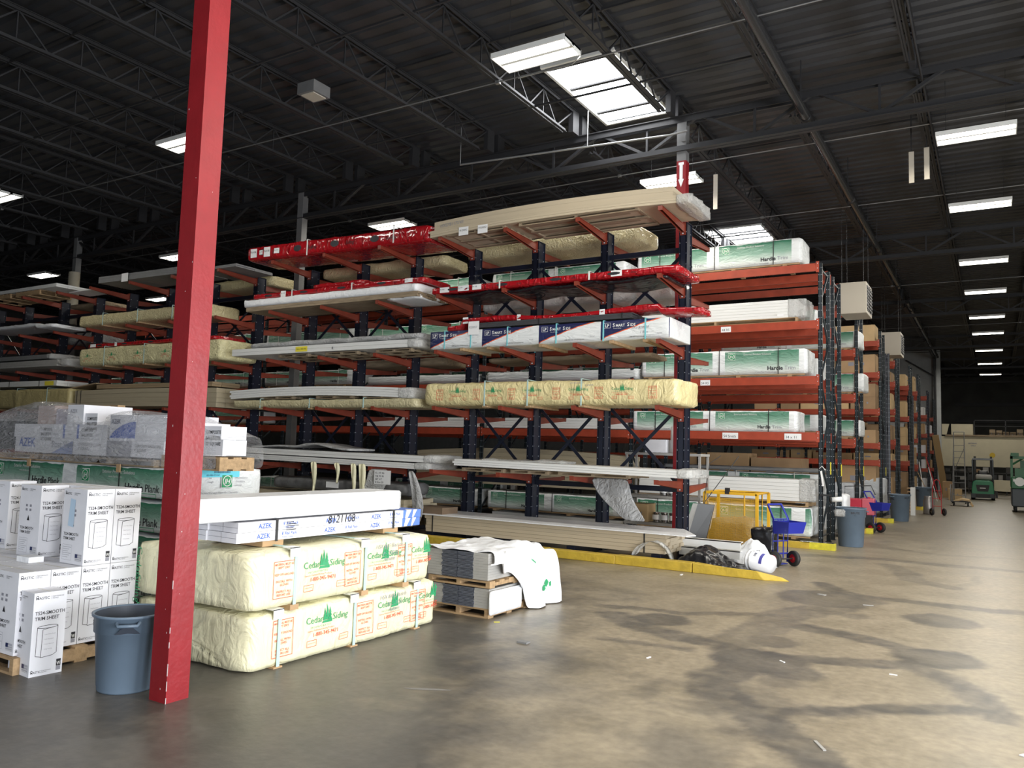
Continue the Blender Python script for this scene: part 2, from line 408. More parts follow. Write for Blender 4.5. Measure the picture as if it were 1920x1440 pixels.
def boards(x0, x1, y0, y1, z0, z1, label, M=WHITE, n=5, name='board_stack', cat='board stack', jit=.03, cols=None, bow=None, group=None, seed=0, top=None, straps=None, ends=0, battens=True, rz=0, loc=None):
    """a stack of long thin boards, layer on layer, each board of the end grain showing"""
    rd = random.Random(seed); L = x1-x0; D = y1-y0; H = z1-z0
    t = thing(name, label, cat, loc or (x0, (y0+y1)/2, z0), rz, group)
    mb = MB(); h = H/n; cols = cols or max(2, int(D/.25)); w = D/cols
    bw = bow or (lambda x: 0); nx = 1 if not bow else 14
    for i in range(n):
        for j in range(cols):
            a = rd.uniform(0, jit); b = L-rd.uniform(0, jit); yj = rd.uniform(-.004, .004) if j in (0, cols-1) else 0
            for q in range(nx):
                xa = a+(b-a)*q/nx; xb = a+(b-a)*(q+1)/nx
                ya, yb = -D/2+j*w+yj+.002, -D/2+(j+1)*w+yj-.002; za, zb = i*h+.0015, (i+1)*h-.0015
                mb.add([(xa, ya, za+bw(xa)), (xb, ya, za+bw(xb)), (xb, yb, za+bw(xb)), (xa, yb, za+bw(xa)), (xa, ya, zb+bw(xa)), (xb, ya, zb+bw(xb)), (xb, yb, zb+bw(xb)), (xa, yb, zb+bw(xa))],
                       [(0, 3, 2, 1), (4, 5, 6, 7), (0, 1, 5, 4), (2, 3, 7, 6)]+([(3, 0, 4, 7)] if q == 0 else [])+([(1, 2, 6, 5)] if q == nx-1 else []), M)
    mb.build('boards', t)
    for x in (straps or []):
        b = MB(); b.box(x-.01, x+.01, -D/2-.008, -D/2-.002, -.01+bw(x), H+.008+bw(x), STRAPK); b.box(x-.01, x+.01, -D/2-.008, D/2, H+.002+bw(x), H+.008+bw(x), STRAPK); b.build('strap', t)
    if ends:
        e = MB(); wrap(e, ends, D+.02, H+.03, CLEARB, .04, .03, seed+5, .05, .02, 1); o = e.build('plastic_end', t); o.location = (L-ends*.55, 0, -.01+bw(L))
    return t
def redwrap(x0, x1, y0, y1, z0, z1, label, seed=1, sag=None, amp=.018, papers=(), blackbelly=False, straps=(), name='wrapped_siding_bundle', r=.03, marks=True):
    L = x1-x0; D = y1-y0; H = z1-z0
    t = thing(name, label, 'wrapped bundle', (x0, (y0+y1)/2, z0))
    mb = MB(); f = wrap(mb, L, D, H, REDW, amp, r, seed, .06, .02, 1, sag)
    if marks:
        for i in range(int(L/1.1)):
            mb.poly([(.5+i*1.1+.12*math.cos(a*PI/6), H*.5+H*.22*math.sin(a*PI/6)) for a in range(12)], f, INK)
            mb.text('Siding', H*.35, f, INK, .8+i*1.1, H*.35, shear=.3)
    mb.build('wrapping', t)
    if blackbelly:
        b = MB(); g = lambda x: -.05*abs(math.sin(x*3.0)); wrap(b, L-.4, D-.15, .05, BLACKW, .012, .02, seed, .08, 0, 1, g); o = b.build('black_underside', t); o.location = (.2, 0, -.035)
    strap(t, straps, D, H, STRAPW, .03)
    for i, (x, w, h) in enumerate(papers):
        p = MB(); p.rect(x, x+w, H*.5-h/2, H*.5+h/2, lambda u, v: f(u, v, .012), PAPER); p.text('No 4 08', h*.3, lambda u, v: f(u, v, .016), INK, x+.01, H*.5, wmax=w*.8); p.build('paper_label', t)
    return t
def pallet(x0, x1, y0, y1, z0, h, label, along='x', group=None, M=WOOD, name='wooden_pallet'):
    t = thing(name, label, 'pallet', (x0, y0, z0), 0, group)
    W_, D_ = x1-x0, y1-y0; d = MB(); SB = []
    if along == 'x':   # deck boards run along x, stringers along y
        for i in range(3):
            a = (W_-.05)*i/2; SB.append(MB().box(a, a+.05, 0, D_, .018, h-.018, M))
        n = max(3, int(D_/.17))
        for i in range(n): a = (D_-.1)*i/(n-1); d.box(0, W_, a, a+.1, h-.018, h, M)
        for i in range(3): a = (D_-.1)*i/2; d.box(0, W_, a, a+.1, 0, .018, M)
    else:
        for i in range(3):
            a = (D_-.05)*i/2; SB.append(MB().box(0, W_, a, a+.05, .018, h-.018, M))
        n = max(3, int(W_/.17))
        for i in range(n): a = (W_-.1)*i/(n-1); d.box(a, a+.1, 0, D_, h-.018, h, M)
        for i in range(3): a = (W_-.1)*i/2; d.box(a, a+.1, 0, D_, 0, .018, M)
    for q in SB: q.build('stringer', t)
    d.build('deck', t)
    return t

# ================================================================== THE BUILDING
# ---- floor: a fine grid where the picture looks, its wear (tyre tracks, oily patches, grime) as a vertex attribute
TR = [([(-3.93, 8.44), (-2.96, 8.68), (-2.06, 9.27)], .2, .65), ([(-2.15, 11.99), (-1.76, 11.32), (-1.35, 11.26), (-.72, 11.23), (-.11, 11.21), (.25, 11.35)], .3, .7),
      ([(-5.2, 13.9), (-3.32, 15.06), (-1.87, 15.65), (-.99, 15.55), (.36, 15.63)], .4, .55), ([(-1.6, 14.9), (-1.27, 14.14), (-1.08, 13.32), (-.6, 12.88)], .4, .45),
      ([(-3.6, 8.08), (-3.08, 7.68), (-2.62, 7.56), (-2.2, 7.45), (-2.0, 7.2)], .38, .75), ([(-1.75, 6.9), (-1.95, 6.3), (-1.74, 5.9), (-1.48, 5.67), (-1.24, 5.37), (-1.02, 5.11), (-.86, 4.93), (-.6, 4.6)], .42, .95),
      ([(-1.51, 7.39), (-1.08, 7.54), (-.67, 7.77), (-.41, 7.56), (-.16, 7.08), (0, 6.6)], .3, .75), ([(-1.55, 5.6), (-1.08, 5.99), (-.24, 6.65)], .22, .85),
      ([(-1.69, 8.8), (-1.24, 8.66), (-.73, 8.4)], .34, .7), ([(-2.0, 7.3), (-2.15, 7.6), (-2.11, 8.21), (-2.03, 9.22), (-1.89, 9.81)], .5, .5), ([(-3.23, 6.96), (-2.41, 7.08)], .14, .55),
      ([(-2.06, 9.27), (-1.78, 9.9), (-1.43, 10.9)], .5, .5), ([(-3.5, 5.1), (-3.07, 5.41), (-2.64, 5.7), (-2.07, 6.1)], .04, .35), ([(-4.38, 3.58), (-4.25, 3.35), (-4.05, 3.1)], .06, .6),
      ([(-2.2, 19), (-1, 21), (.4, 22.5)], .4, .3), ([(-1.8, 17.6), (-.9, 17.2), (.4, 17.7)], .3, .3), ([(-.6, 13), (-.25, 13.6), (-.3, 14.4)], .14, .3)]
BL = [(-3.05, 8.17, .34, .8), (-1.78, 7.09, .46, .9), (-.48, 8.2, .42, .75), (-.54, 10.15, .42, .65), (-1.87, 10.72, .62, .55), (-1.87, 7.93, .28, .6), (-1.38, 9.76, .2, .5), (-1.5, 6.9, .3, .7), (-1.45, 6.55, .2, .5)]
def floor():
    xs = np.concatenate([np.linspace(-45, -8.2, 30), np.arange(-8, 1.8, .045), np.linspace(2, 8, 12)])
    ys = np.concatenate([np.linspace(-6, .9, 8), np.arange(1, 18, .045), np.arange(18, 40, .2), np.linspace(41, 72, 12)])
    X, Y = np.meshgrid(xs, ys); nx, ny = len(xs), len(ys)
    rs = np.random.RandomState(3)
    def vn(X, Y, s):   # value noise
        g = rs.rand(257, 257); a = (X*s) % 256; b = (Y*s) % 256; i = a.astype(int); j = b.astype(int); u = a-i; v = b-j
        u = u*u*(3-2*u); v = v*v*(3-2*v)
        return (g[j, i]*(1-u)+g[j, i+1]*u)*(1-v)+(g[j+1, i]*(1-u)+g[j+1, i+1]*u)*v
    n1 = vn(X, Y, 1.3); n2 = vn(X, Y, 4); n3 = vn(X, Y, 11); nn = .5*n1+.3*n2+.2*n3
    wx = X+.07*(vn(X, Y, 3.2)-.5)+.06*(vn(X, Y, 12)-.5); wy = Y+.1*(vn(X, Y, 3)-.5)+.07*(vn(X, Y, 12)-.5)
    S = np.zeros_like(X)
    for pts, w, k in TR:
        d = np.full_like(X, 9.)
        for (ax, ay), (bx, by) in zip(pts[:-1], pts[1:]):
            dx, dy = bx-ax, by-ay; t = np.clip(((wx-ax)*dx+(wy-ay)*dy)/(dx*dx+dy*dy), 0, 1)
            d = np.minimum(d, np.hypot(wx-ax-t*dx, wy-ay-t*dy))
        S = np.maximum(S, min(1, k*1.3)*np.clip((w/2+.03-d)/.06, 0, 1)*(.75+.5*(n3-.5)))
    for bx, by, r, k in BL:
        d = np.hypot(wx-bx, wy-by); S = np.maximum(S, min(1, k*1.3)*np.clip((r-d)/.07, 0, 1)*(.85+.4*(n2-.5))*(.8+.3*np.clip(d/r, 0, 1)))
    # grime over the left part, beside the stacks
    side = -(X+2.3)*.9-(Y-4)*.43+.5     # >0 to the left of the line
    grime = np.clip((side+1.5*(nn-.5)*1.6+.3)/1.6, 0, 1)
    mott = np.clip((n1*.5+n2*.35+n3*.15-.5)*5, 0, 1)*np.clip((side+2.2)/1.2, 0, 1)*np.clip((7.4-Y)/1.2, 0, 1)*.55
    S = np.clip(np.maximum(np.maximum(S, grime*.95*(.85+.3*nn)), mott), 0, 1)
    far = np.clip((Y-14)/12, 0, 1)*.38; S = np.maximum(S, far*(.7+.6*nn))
    v = np.stack([X.ravel(), Y.ravel(), np.zeros(nx*ny)], 1)
    I = np.arange(nx*ny).reshape(ny, nx); q = np.stack([I[:-1, :-1], I[:-1, 1:], I[1:, 1:], I[1:, :-1]], -1).reshape(-1, 4)
    me = bpy.data.meshes.new('floor'); me.vertices.add(len(v)); me.vertices.foreach_set('co', v.ravel())
    me.loops.add(q.size); me.loops.foreach_set('vertex_index', q.ravel()); me.polygons.add(len(q))
    me.polygons.foreach_set('loop_start', np.arange(0, q.size, 4)); me.update(calc_edges=True)
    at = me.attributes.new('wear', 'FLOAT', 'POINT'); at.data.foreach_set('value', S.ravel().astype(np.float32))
    M = bpy.data.materials.new('worn_concrete'); M.use_nodes = True; nt = M.node_tree; N = nt.nodes; L = nt.links; b = N['Principled BSDF']
    a = N.new('ShaderNodeAttribute'); a.attribute_name = 'wear'
    tc = N.new('ShaderNodeTexCoord'); t1 = N.new('ShaderNodeTexNoise'); t1.inputs['Scale'].default_value = 1.6; t1.inputs['Detail'].default_value = 9; t1.inputs['Roughness'].default_value = .7
    t2 = N.new('ShaderNodeTexNoise'); t2.inputs['Scale'].default_value = 14; t2.inputs['Detail'].default_value = 8
    L.new(tc.outputs['Object'], t1.inputs[0]); L.new(tc.outputs['Object'], t2.inputs[0])
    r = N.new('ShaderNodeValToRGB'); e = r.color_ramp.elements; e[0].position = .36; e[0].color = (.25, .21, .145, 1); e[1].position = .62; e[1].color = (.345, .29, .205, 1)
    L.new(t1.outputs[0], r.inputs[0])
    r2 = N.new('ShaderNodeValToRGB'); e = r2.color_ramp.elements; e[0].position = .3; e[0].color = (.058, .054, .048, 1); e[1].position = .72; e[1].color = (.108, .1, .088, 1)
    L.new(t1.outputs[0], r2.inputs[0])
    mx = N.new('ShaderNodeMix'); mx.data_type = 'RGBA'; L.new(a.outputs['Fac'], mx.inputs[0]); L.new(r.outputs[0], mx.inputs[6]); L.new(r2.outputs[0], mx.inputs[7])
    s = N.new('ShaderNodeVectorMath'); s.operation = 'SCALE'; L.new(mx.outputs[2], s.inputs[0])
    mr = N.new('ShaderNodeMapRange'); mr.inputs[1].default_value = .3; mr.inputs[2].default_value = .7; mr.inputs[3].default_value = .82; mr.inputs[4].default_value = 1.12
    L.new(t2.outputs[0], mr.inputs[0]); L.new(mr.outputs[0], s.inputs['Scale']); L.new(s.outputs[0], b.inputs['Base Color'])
    rr = N.new('ShaderNodeMapRange'); rr.inputs[3].default_value = .3; rr.inputs[4].default_value = .5; L.new(t1.outputs[0], rr.inputs[0]); L.new(rr.outputs[0], b.inputs['Roughness'])
    bp = N.new('ShaderNodeBump'); bp.inputs['Strength'].default_value = .12; bp.inputs['Distance'].default_value = .02; L.new(t2.outputs[0], bp.inputs['Height']); L.new(bp.outputs[0], b.inputs['Normal'])
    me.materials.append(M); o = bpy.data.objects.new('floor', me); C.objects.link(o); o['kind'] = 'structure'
floor()

# ---- roof deck: fluted sheets running along x, with two skylight openings
XL, XR, YB, YF, ZD = -45, 8, -6, 72, 8.5
SKY = [(-6.72, -5.4, 11.85, 14.35), (-7.4, -5.75, 23.1, 24.7)]
mb = MB(); P = .305; y = YB
while y < YF:
    prof = [(0, .045), (.04, 0), (.2, 0), (.24, .045), (P, .045)]
    segs = [(XL, XR)]
    for a, b, c, d in SKY:
        if c <= y+P/2 <= d: segs = [(XL, a), (b, XR)]
    for xa, xb in segs:
        vs = [(xx, y+p, ZD+q) for xx in (xa, xb) for p, q in prof]
        mb.add(vs, [(i, i+1, i+6, i+5) for i in range(4)], DECK)
    y += P
struct(mb, 'ceiling')
for i, (a, b, c, d) in enumerate(SKY):
    g = MB(); g.box(a-.04, b+.04, c-.15, d+.15, ZD+.06, ZD+.08, SKYL); o = struct(g, 'window_%d' % (i+1))
    fr = MB()
    for (p, q, r, s) in ((a-.05, a, c-.15, d+.15), (b, b+.05, c-.15, d+.15), (a, b, c-.15, c-.1), (a, b, d+.1, d+.15)): fr.box(p, q, r, s, ZD-.02, ZD+.06, FIXT)
    for k in (.38, .85): yy = c+(d-c)*k; fr.box(a, b, yy-.04, yy+.04, ZD+.02, ZD+.05, STEELK)
    fr.build('window_frame', o)
# ---- walls
DZ = 3.4
mb = MB(); prev = YB
for a, b in DOORS: mb.box(8, 8.2, prev, a, 0, 9, WALLW); mb.box(8, 8.2, a, b, DZ, 9, WALLW); prev = b
mb.box(8, 8.2, prev, YF, 0, 9, WALLW); struct(mb, 'wall_right')
for i, (a, b) in enumerate(DOORS):
    d = MB(); d.box(7.93, 8, a-.1, a, 0, DZ+.1, GREYM); d.box(7.93, 8, b, b+.1, 0, DZ+.1, GREYM); d.box(7.93, 8, a, b, DZ, DZ+.1, GREYM); struct(d, 'door_%d' % (i+1))
mb = MB(); mb.box(XL, -8.5, YB-.2, YB, 0, 9, WALLW); mb.box(-2.5, XR, YB-.2, YB, 0, 9, WALLW); mb.box(-8.5, -2.5, YB-.2, YB, 3.8, 9, WALLW); struct(mb, 'wall_front')
mb = MB(); mb.box(XL-.2, XL, YB, YF, 0, 9, WALLD); struct(mb, 'wall_left')
mb = MB(); mb.box(XL, XR, YF, YF+.2, 0, 9, WALLD)
for z in (6.2, 4.9): mb.box(-2.7, XR, YF-.25, YF, z, z+.25, STEELK)
struct(mb, 'wall_back')
mb = MB(); mb.box(XL, -2.77, 54, 54.2, 0, 8.5, WALLW); struct(mb, 'wall_rear_partition')
mb = MB(); mb.box(-3.1, -2.98, 53.3, 53.9, 0, 8.3, STEELK); mb.bar((-4.6, 53.6, 7.9), (-3.1, 53.6, 6.9), .08, .08, STEELK); struct(mb, 'trim_1')

# ---- steel: girders along x on the column lines, joists along y
GY = [-6.5, 3.55, 13.75, 23.85, 33.95, 44.05, 54.15, 64]
def girder(x0, x1):
    mb = MB(); zt, zb = 8.0, 7.33
    for dy in (-.06, .06):
        mb.box(x0, x1, dy-.045, dy+.045, zb, zb+.014, STEELK); mb.box(x0, x1, dy-.008, dy+.008, zb, zb+.11, STEELK)
        mb.box(x0, x1, dy-.05, dy+.05, zt-.014, zt, STEELK); mb.box(x0, x1, dy-.008, dy+.008, zt-.12, zt, STEELK)
    x = x0; p = 2.02
    while x < x1-.1:
        mb.bar((x+.05, 0, zt-.05), (x+p/2, 0, zb+.06), .07, .05, STEELK); mb.bar((x+p/2, 0, zb+.06), (x+p-.05, 0, zt-.05), .07, .05, STEELK)
        mb.bar((x+p/2, 0, zb+.05), (x+p/2, 0, zt-.05), .04, .04, STEELK, up=(0, 1, 0)); x += p
    return mb
g0 = None
for i, gy in enumerate(GY[1:]):
    if g0 is None: g0 = struct(girder(-44.95, 7.6), 'roof_girder', loc=(0, gy, 0))
    else: o = g0.copy(); o.location = (0, gy, 0); C.objects.link(o)
def joist(Lj):
    mb = MB(); zt, zb = 8.46, 7.88; y0, y1 = -Lj/2, Lj/2; a = .45
    for dx in (-.04, .04):
        mb.box(dx-.03, dx+.03, y0, y1, zt-.012, zt, STEELK); mb.box(dx-.006, dx+.006, y0, y1, zt-.06, zt, STEELK)
        mb.box(dx-.03, dx+.03, y0+a, y1-a, zb, zb+.012, STEELK); mb.box(dx-.006, dx+.006, y0+a, y1-a, zb, zb+.06, STEELK)
    mb.box(-.05, .05, y0-.1, y0+.15, 8.0, zt, STEELK); mb.box(-.05, .05, y1-.15, y1+.1, 8.0, zt, STEELK)
    n = 8; p = (Lj-2*a-.6)/n; y = y0+a+.3
    mb.bar((0, y0+.1, zt-.04), (0, y, zb+.03), .025, .025, STEELK); mb.bar((0, y1-.1, zt-.04), (0, y+n*p, zb+.03), .025, .025, STEELK)
    for i in range(n):
        mb.bar((0, y, zb+.03), (0, y+p/2, zt-.04), .025, .025, STEELK); mb.bar((0, y+p/2, zt-.04), (0, y+p, zb+.03), .025, .025, STEELK)
        mb.bar((0, y+p/2, zb+.03), (0, y+p/2, zt-.04), .02, .02, STEELK); y += p
    return mb
j0 = None
for bi in range(7):
    ya, yb = GY[bi], GY[bi+1]; yc = (ya+yb)/2
    for k in range(22):
        x = .98-2.0*k
        if bi > 2 and x < -16: continue
        if bi == 0 and x > -3: pass
        if j0 is None: j0 = struct(joist(9.8), 'roof_joist', loc=(x, yc, 0))
        else: o = j0.copy(); o.location = (x, yc, 0); C.objects.link(o)
# bridging lines between the joists, one long bar each
for i, (yy, zz) in enumerate([(0.2, 8.35), (6.9, 8.4), (8.4, 7.9), (10.4, 8.4), (11.9, 7.9), (16.8, 8.4), (17.9, 7.9), (20.5, 8.4), (21.8, 7.9), (26.8, 8.4), (30.5, 7.9), (37, 8.4), (40.5, 7.9), (47, 8.4), (50, 7.9)]):
    mb = MB(); mb.box(-40, 7.5, yy-.015, yy+.015, zz, zz+.03, STEELK); struct(mb, 'roof_bridging')
# ---- building columns
def column(x, y, lab, low, z1=8.0, grey=None, arrow=False):
    t = thing('steel_column', lab, 'column', (x, y, 0)); w = .088
    mb = MB(); mb.box(-w, w, -w, w, 0, low, REDP if not grey else GREYS)
    if not grey:
        rd = random.Random(int(x*10+y))
        for i in range(20):
            z = rd.uniform(.05, 2.3) if i > 6 else rd.uniform(2.6, 5); s = rd.uniform(.002, .007); q = rd.uniform(-w+.01, w-.012)
            if i % 2: mb.box(w, w+.0012, q, q+s, z, z+s*rd.uniform(.6, 3), CHIP)
            else: mb.box(q, q+s, -w-.0012, -w, z, z+s*rd.uniform(.6, 3), CHIP)
        for z0, z1_ in ((.0, .5), (.75, .85)):
            z = z0
            while z < z1_: h = rd.uniform(.02, .09); mb.box(w-.003, w+.0012, -w-.0012, -w+.003, z, z+h, CHIP); z += h*rd.uniform(1.3, 2.5)
    mb.build('shaft', t)
    if low < z1: u = MB(); u.box(-w, w, -w, w, low, z1, GREYS); u.build('upper_shaft', t)
    b = MB(); b.box(-.13, .13, -.13, .13, z1-.02, z1, STEELK); b.build('cap_plate', t)
    if arrow:
        a = MB(); f = lambda u, v: (u, -w-.004, v)
        a.poly([(-.03, 6.8), (.03, 6.8), (.03, 7.07), (-.03, 7.07)], f, PAPER); a.poly([(-.055, 6.8), (0, 6.65), (.055, 6.8)], f, PAPER); a.poly([(-.05, 7.07), (.05, 7.07), (.05, 7.12), (-.05, 7.12)], f, PAPER)
        a.build('arrow_sticker', t)
        k = MB(); k.box(.02, .09, -.13, -.088, 7.5, 7.62, GREYS); k.build('junction_box', t)
    return t
column(-4.815, 3.535, 'red steel column in the foreground beside the grey-blue trash can', 8.0)
column(-4.86, 13.78, 'red steel column with a white arrow, behind the end of the blue rack', 7.15, arrow=True)
column(-14.7, 13.75, 'grey steel column rising behind the big red wrapped bundle', 0, grey=1)
column(-24.6, 13.75, 'grey steel column at the far left beyond the blue racks', 0, grey=1)
t = MB(); t.lathe([(.16, 5.2), (.16, 6.85)], mat('tan_column_sleeve', (.42, .38, .3), .6), at=(-24.45, 13.62, 0)); t.lathe([(.162, 6.1), (.162, 6.12)], INK, at=(-24.45, 13.62, 0))
tag(t.build('column_sleeve'), 'tan round sleeve around the far left grey column', 'column sleeve')
for x, y in ((-14.7, 23.85), (-14.7, 33.95)): column(x, y, 'grey steel column in a rear rack row, %s from the front' % ('third line' if y < 30 else 'fourth line'), 0, grey=1)
column(-24.6, 3.55, 'grey steel column outside the left edge of the photo', 0, grey=1)

# ---- overhead services
t = thing('radiant_tube_heater', 'long black tube heater hung under the roof along the aisle', 'tube heater', (-2.7, 0, 7.62))
mb = MB(); mb.tube([(0, 7.0, 0), (0, 29.3, 0)], .075, PIPEM, 12); mb.build('burner_tube', t)
mb = MB(); mb.tube([(0, 32.2, 0), (0, 50, 0)], .075, PIPEM, 12); mb.build('return_tube', t)
for y in range(8, 50, 5):
    if 29 < y < 33: continue
    r = MB(); r.lathe([(.076, -.06), (.09, -.05), (.09, .05), (.076, .06)], STEELK, at=(0, y+.9, 0), axis=(0, 1, 0), n=14); r.build('coupling', t)
    r = MB(); r.box(-.01, .01, y+.45, y+.47, .05, .84, STEELK); r.build('hanger', t)
CD = [(10.7, 7.86, -40, 2), (15.75, 7.86, -40, 2), (20.2, 7.86, -30, 2), (30.3, 7.86, -12, 2), (40.2, 7.86, -8, 2)]
for i, (yy, zz, a, b) in enumerate(CD):
    mb = MB(); mb.tube([(a, yy, zz), (b, yy, zz)], .012, CONDUIT, 6)
    for x in range(int(a)+1, 2, 8): mb.box(x-.04, x+.04, yy-.03, yy+.03, zz-.03, zz+.02, CONDUIT)
    tag(mb.build('conduit'), 'thin steel conduit under the joists, %s line from the front' % ('first', 'second', 'third', 'fourth', 'fifth')[i], 'conduit')
mb = MB(); mb.tube([(-.9, 5, 7.84), (-.9, 34, 7.84)], .018, STEELK, 6); tag(mb.build('gas_pipe'), 'thin dark pipe along the aisle beside the ceiling lights', 'pipe')
mb = MB(); mb.tube([(-9.3, 12.9, 7.55), (-9.3, 12.9, 8.46)], .01, CONDUIT, 6); mb.tube([(-9.3, 12.9, 7.55), (-5.05, 13.55, 7.62), (-4.7, 13.55, 7.64)], .02, CONDUIT, 8); mb.tube([(-6.6, 13.3, 7.59), (-6.6, 13.3, 8.3)], .012, CONDUIT, 6)
tag(mb.build('water_pipe'), 'light grey pipe meeting the top of the red column with the arrow', 'pipe')
def light_fixture(x, y, z=7.4, label='', power=75, w=.5, rz=0):
    t = thing('ceiling_light', label, 'ceiling light', (x, y, z), rz, 'fluorescent high-bay lights under the roof')
    h = MB(); h.box(-.6, .6, -w/2, w/2, .03, .06, FIXT)
    for s in (-1, 1):
        h.box(-.6, .6, s*w/2-.012, s*w/2+.012, -.015, .06, FIXT); h.box(s*.6-.015*(s > 0), s*.6+.015*(s < 0), -w/2, w/2, -.02, .06, FIXT)
    h.box(-.6, .6, -.03, .03, -.01, .03, FIXT); h.build('housing', t)
    for yy in (-.18, -.08, .08, .18):
        u = MB(); u.tube([(-.57, yy, .005), (.57, yy, .005)], .02, TUBE, 8); u.build('tube', t)
    for s in (-.45, .45): u = MB(); u.tube([(s, 0, .06), (s, 0, 8.46-z)], .004, STEELK, 4); u.build('hanger', t)
    l = bpy.data.lights.new('lamp_glow', 'AREA'); l.shape = 'RECTANGLE'; l.size = 1.15; l.size_y = w*.9; l.energy = power; l.color = (1, .95, .85)
    lo = bpy.data.objects.new('lamp_glow', l); C.objects.link(lo); lo.parent = t; lo.location = (0, 0, -.03)
    return t
ORD = ['nearest', 'second', 'third', 'fourth', 'fifth', 'sixth', 'seventh', 'eighth', 'ninth']
for i, y in enumerate([15.4, 19.85, 25.5, 30.1, 35.4, 39.9, 46, 52.2, 58.5]):
    light_fixture(-.2, y, label='lit fluorescent ceiling light, %s in the row above the right aisle' % ORD[i], power=85)
for x, y in ((-.2, 9.6), (-.2, 4.4), (-.2, -1), (4.6, 3), (4.6, 9.6), (4.6, 15.4)):  # extra lights out of view, put in to brighten the near floor
    light_fixture(x, y, label='unseen ceiling light added to brighten the floor near the camera', power=150)
for x, y, lab in [(-5.55, 9.45, 'two-lamp fluorescent light beside the large skylight'), (-5.67, 15.4, 'fluorescent light behind the top of the arrow column'), (-13.1, 9.25, 'fluorescent light half hidden by the foreground red column'),
                  (-13.14, 15.35, 'fluorescent light just above the big red wrapped bundle'), (-20.3, 9.35, 'fluorescent light cut by the left edge of the photo'), (-28.7, 14.9, 'fluorescent light low at the far left'),
                  (-21.6, 15.2, 'small fluorescent light left of the foreground column above the grey boards'), (-28.85, 19.6, 'distant fluorescent light seen through the left racks'), (-5.9, 22.3, 'fluorescent light beside the small skylight')]:
    light_fixture(x, y, label=lab, power=60 if x > -20 else 30)
mb = MB(); mb.tube([(-4.95, 9.3, 7.42), (-4.9, 9.6, 7.3), (-5.3, 10.1, 7.5), (-6.6, 10.7, 7.84)], .008, FIXT, 6); tag(mb.build('light_cord'), 'white cord looping from the light beside the large skylight', 'cord')
# suspended unit heaters
def heater(x, y, z, lab, px, s=1):
    t = thing('unit_heater', lab, 'heater', (x, y, z)); mb = MB(); mb.box(0, .62, 0, 1.0, 0, .78, HEAT); mb.build('cabinet', t, bevel=.01)
    g = MB(); g.box(.62, .63, .08, .92, .08, .7, BLKM)
    for i in range(7): zz = .12+i*.085; g.box(.625, .645, .1, .9, zz, zz+.035, GREYB)
    for yy in (.35, .63): g.box(.63, .65, yy, yy+.02, .08, .7, BLKM)
    g.build('louvre_grille', t)
    for a in (.05, .55):
        for b in (.08, .9): r = MB(); r.tube([(a, b, .78), (a, b, 8.46-z)], .006, STEELK, 4); r.build('hanger_rod', t)
heater(-3.25, 20.75, 5.33, 'beige unit heater hung beside the second orange rack, nearer one', 0)
heater(-3.25, 28.9, 5.25, 'beige unit heater farther down the racks', 0)
mb = MB(); mb.box(0, .4, 0, .4, 0, .2, GREYS); mb.box(.05, .35, .05, .35, -.015, 0, HEAT); o = mb.build('ceiling_speaker_box', loc=(-10.45, 9.5, 7.9)); tag(o, 'small beige box fixed under the dark roof, upper left', 'roof box')
for x, y, z0, z1, lab in [(-1.28, 16.5, 7.05, 7.66, 'left strip of the hanging pair over the right aisle'), (-1.02, 16.5, 7.08, 7.7, 'right strip of the hanging pair over the right aisle'), (-5.08, 16.5, 7.05, 7.82, 'single strip near the arrow column')]:
    mb = MB(); mb.box(-.045, .045, -.01, .01, z0, z1, HEAT); mb.box(-.01, .01, -.005, .005, z1, 8.5, STEELK)
    tag(mb.build('hanging_strip', loc=(x, y, 0)), 'pale board hung from the roof, '+lab, 'hanging strip')

# ================================================================== BLUE CANTILEVER RACKS
LV = [5.74, 4.62, 3.55, 2.48, 1.29]
def arm_mb(front=True):
    mb = MB(); s = -1 if front else 1; L = 1.12; y0 = 0; r = .03
    # tapered arm: deep at the column, shallow at the tip, top rising a little towards the tip
    for dx in (-.035, .029): 
        mb.add([(dx, y0, -.13), (dx+.006, y0, -.13), (dx+.006, s*L, -.055+r), (dx, s*L, -.055+r), (dx, y0, 0), (dx+.006, y0, 0), (dx+.006, s*L, .03), (dx, s*L, .03)],
               [(0, 3, 2, 1), (4, 5, 6, 7), (0, 1, 5, 4), (1, 2, 6, 5), (2, 3, 7, 6), (3, 0, 4, 7)], ORANGEA)
    mb.add([(-.045, y0, -.002), (.045, y0, -.002), (.045, s*L, .028), (-.045, s*L, .028), (-.045, y0, .006), (.045, y0, .006), (.045, s*L, .036), (-.045, s*L, .036)],
           [(0, 3, 2, 1), (4, 5, 6, 7), (0, 1, 5, 4), (1, 2, 6, 5), (2, 3, 7, 6), (3, 0, 4, 7)], ORANGEA)
    mb.box(-.05, .05, min(0, s*.012), max(0, s*.012), -.17, .05, ORANGEA)
    mb.box(-.012, .012, s*.013-.004, s*.013+.004, -.15, -.13, HOLE)
    mb.box(-.04, .04, s*L-.004, s*L+.004, -.03, .045, ORANGEA)
    return mb
ARM_F = arm_mb(True).build('arm'); ARM_R = arm_mb(False).build('arm'); 
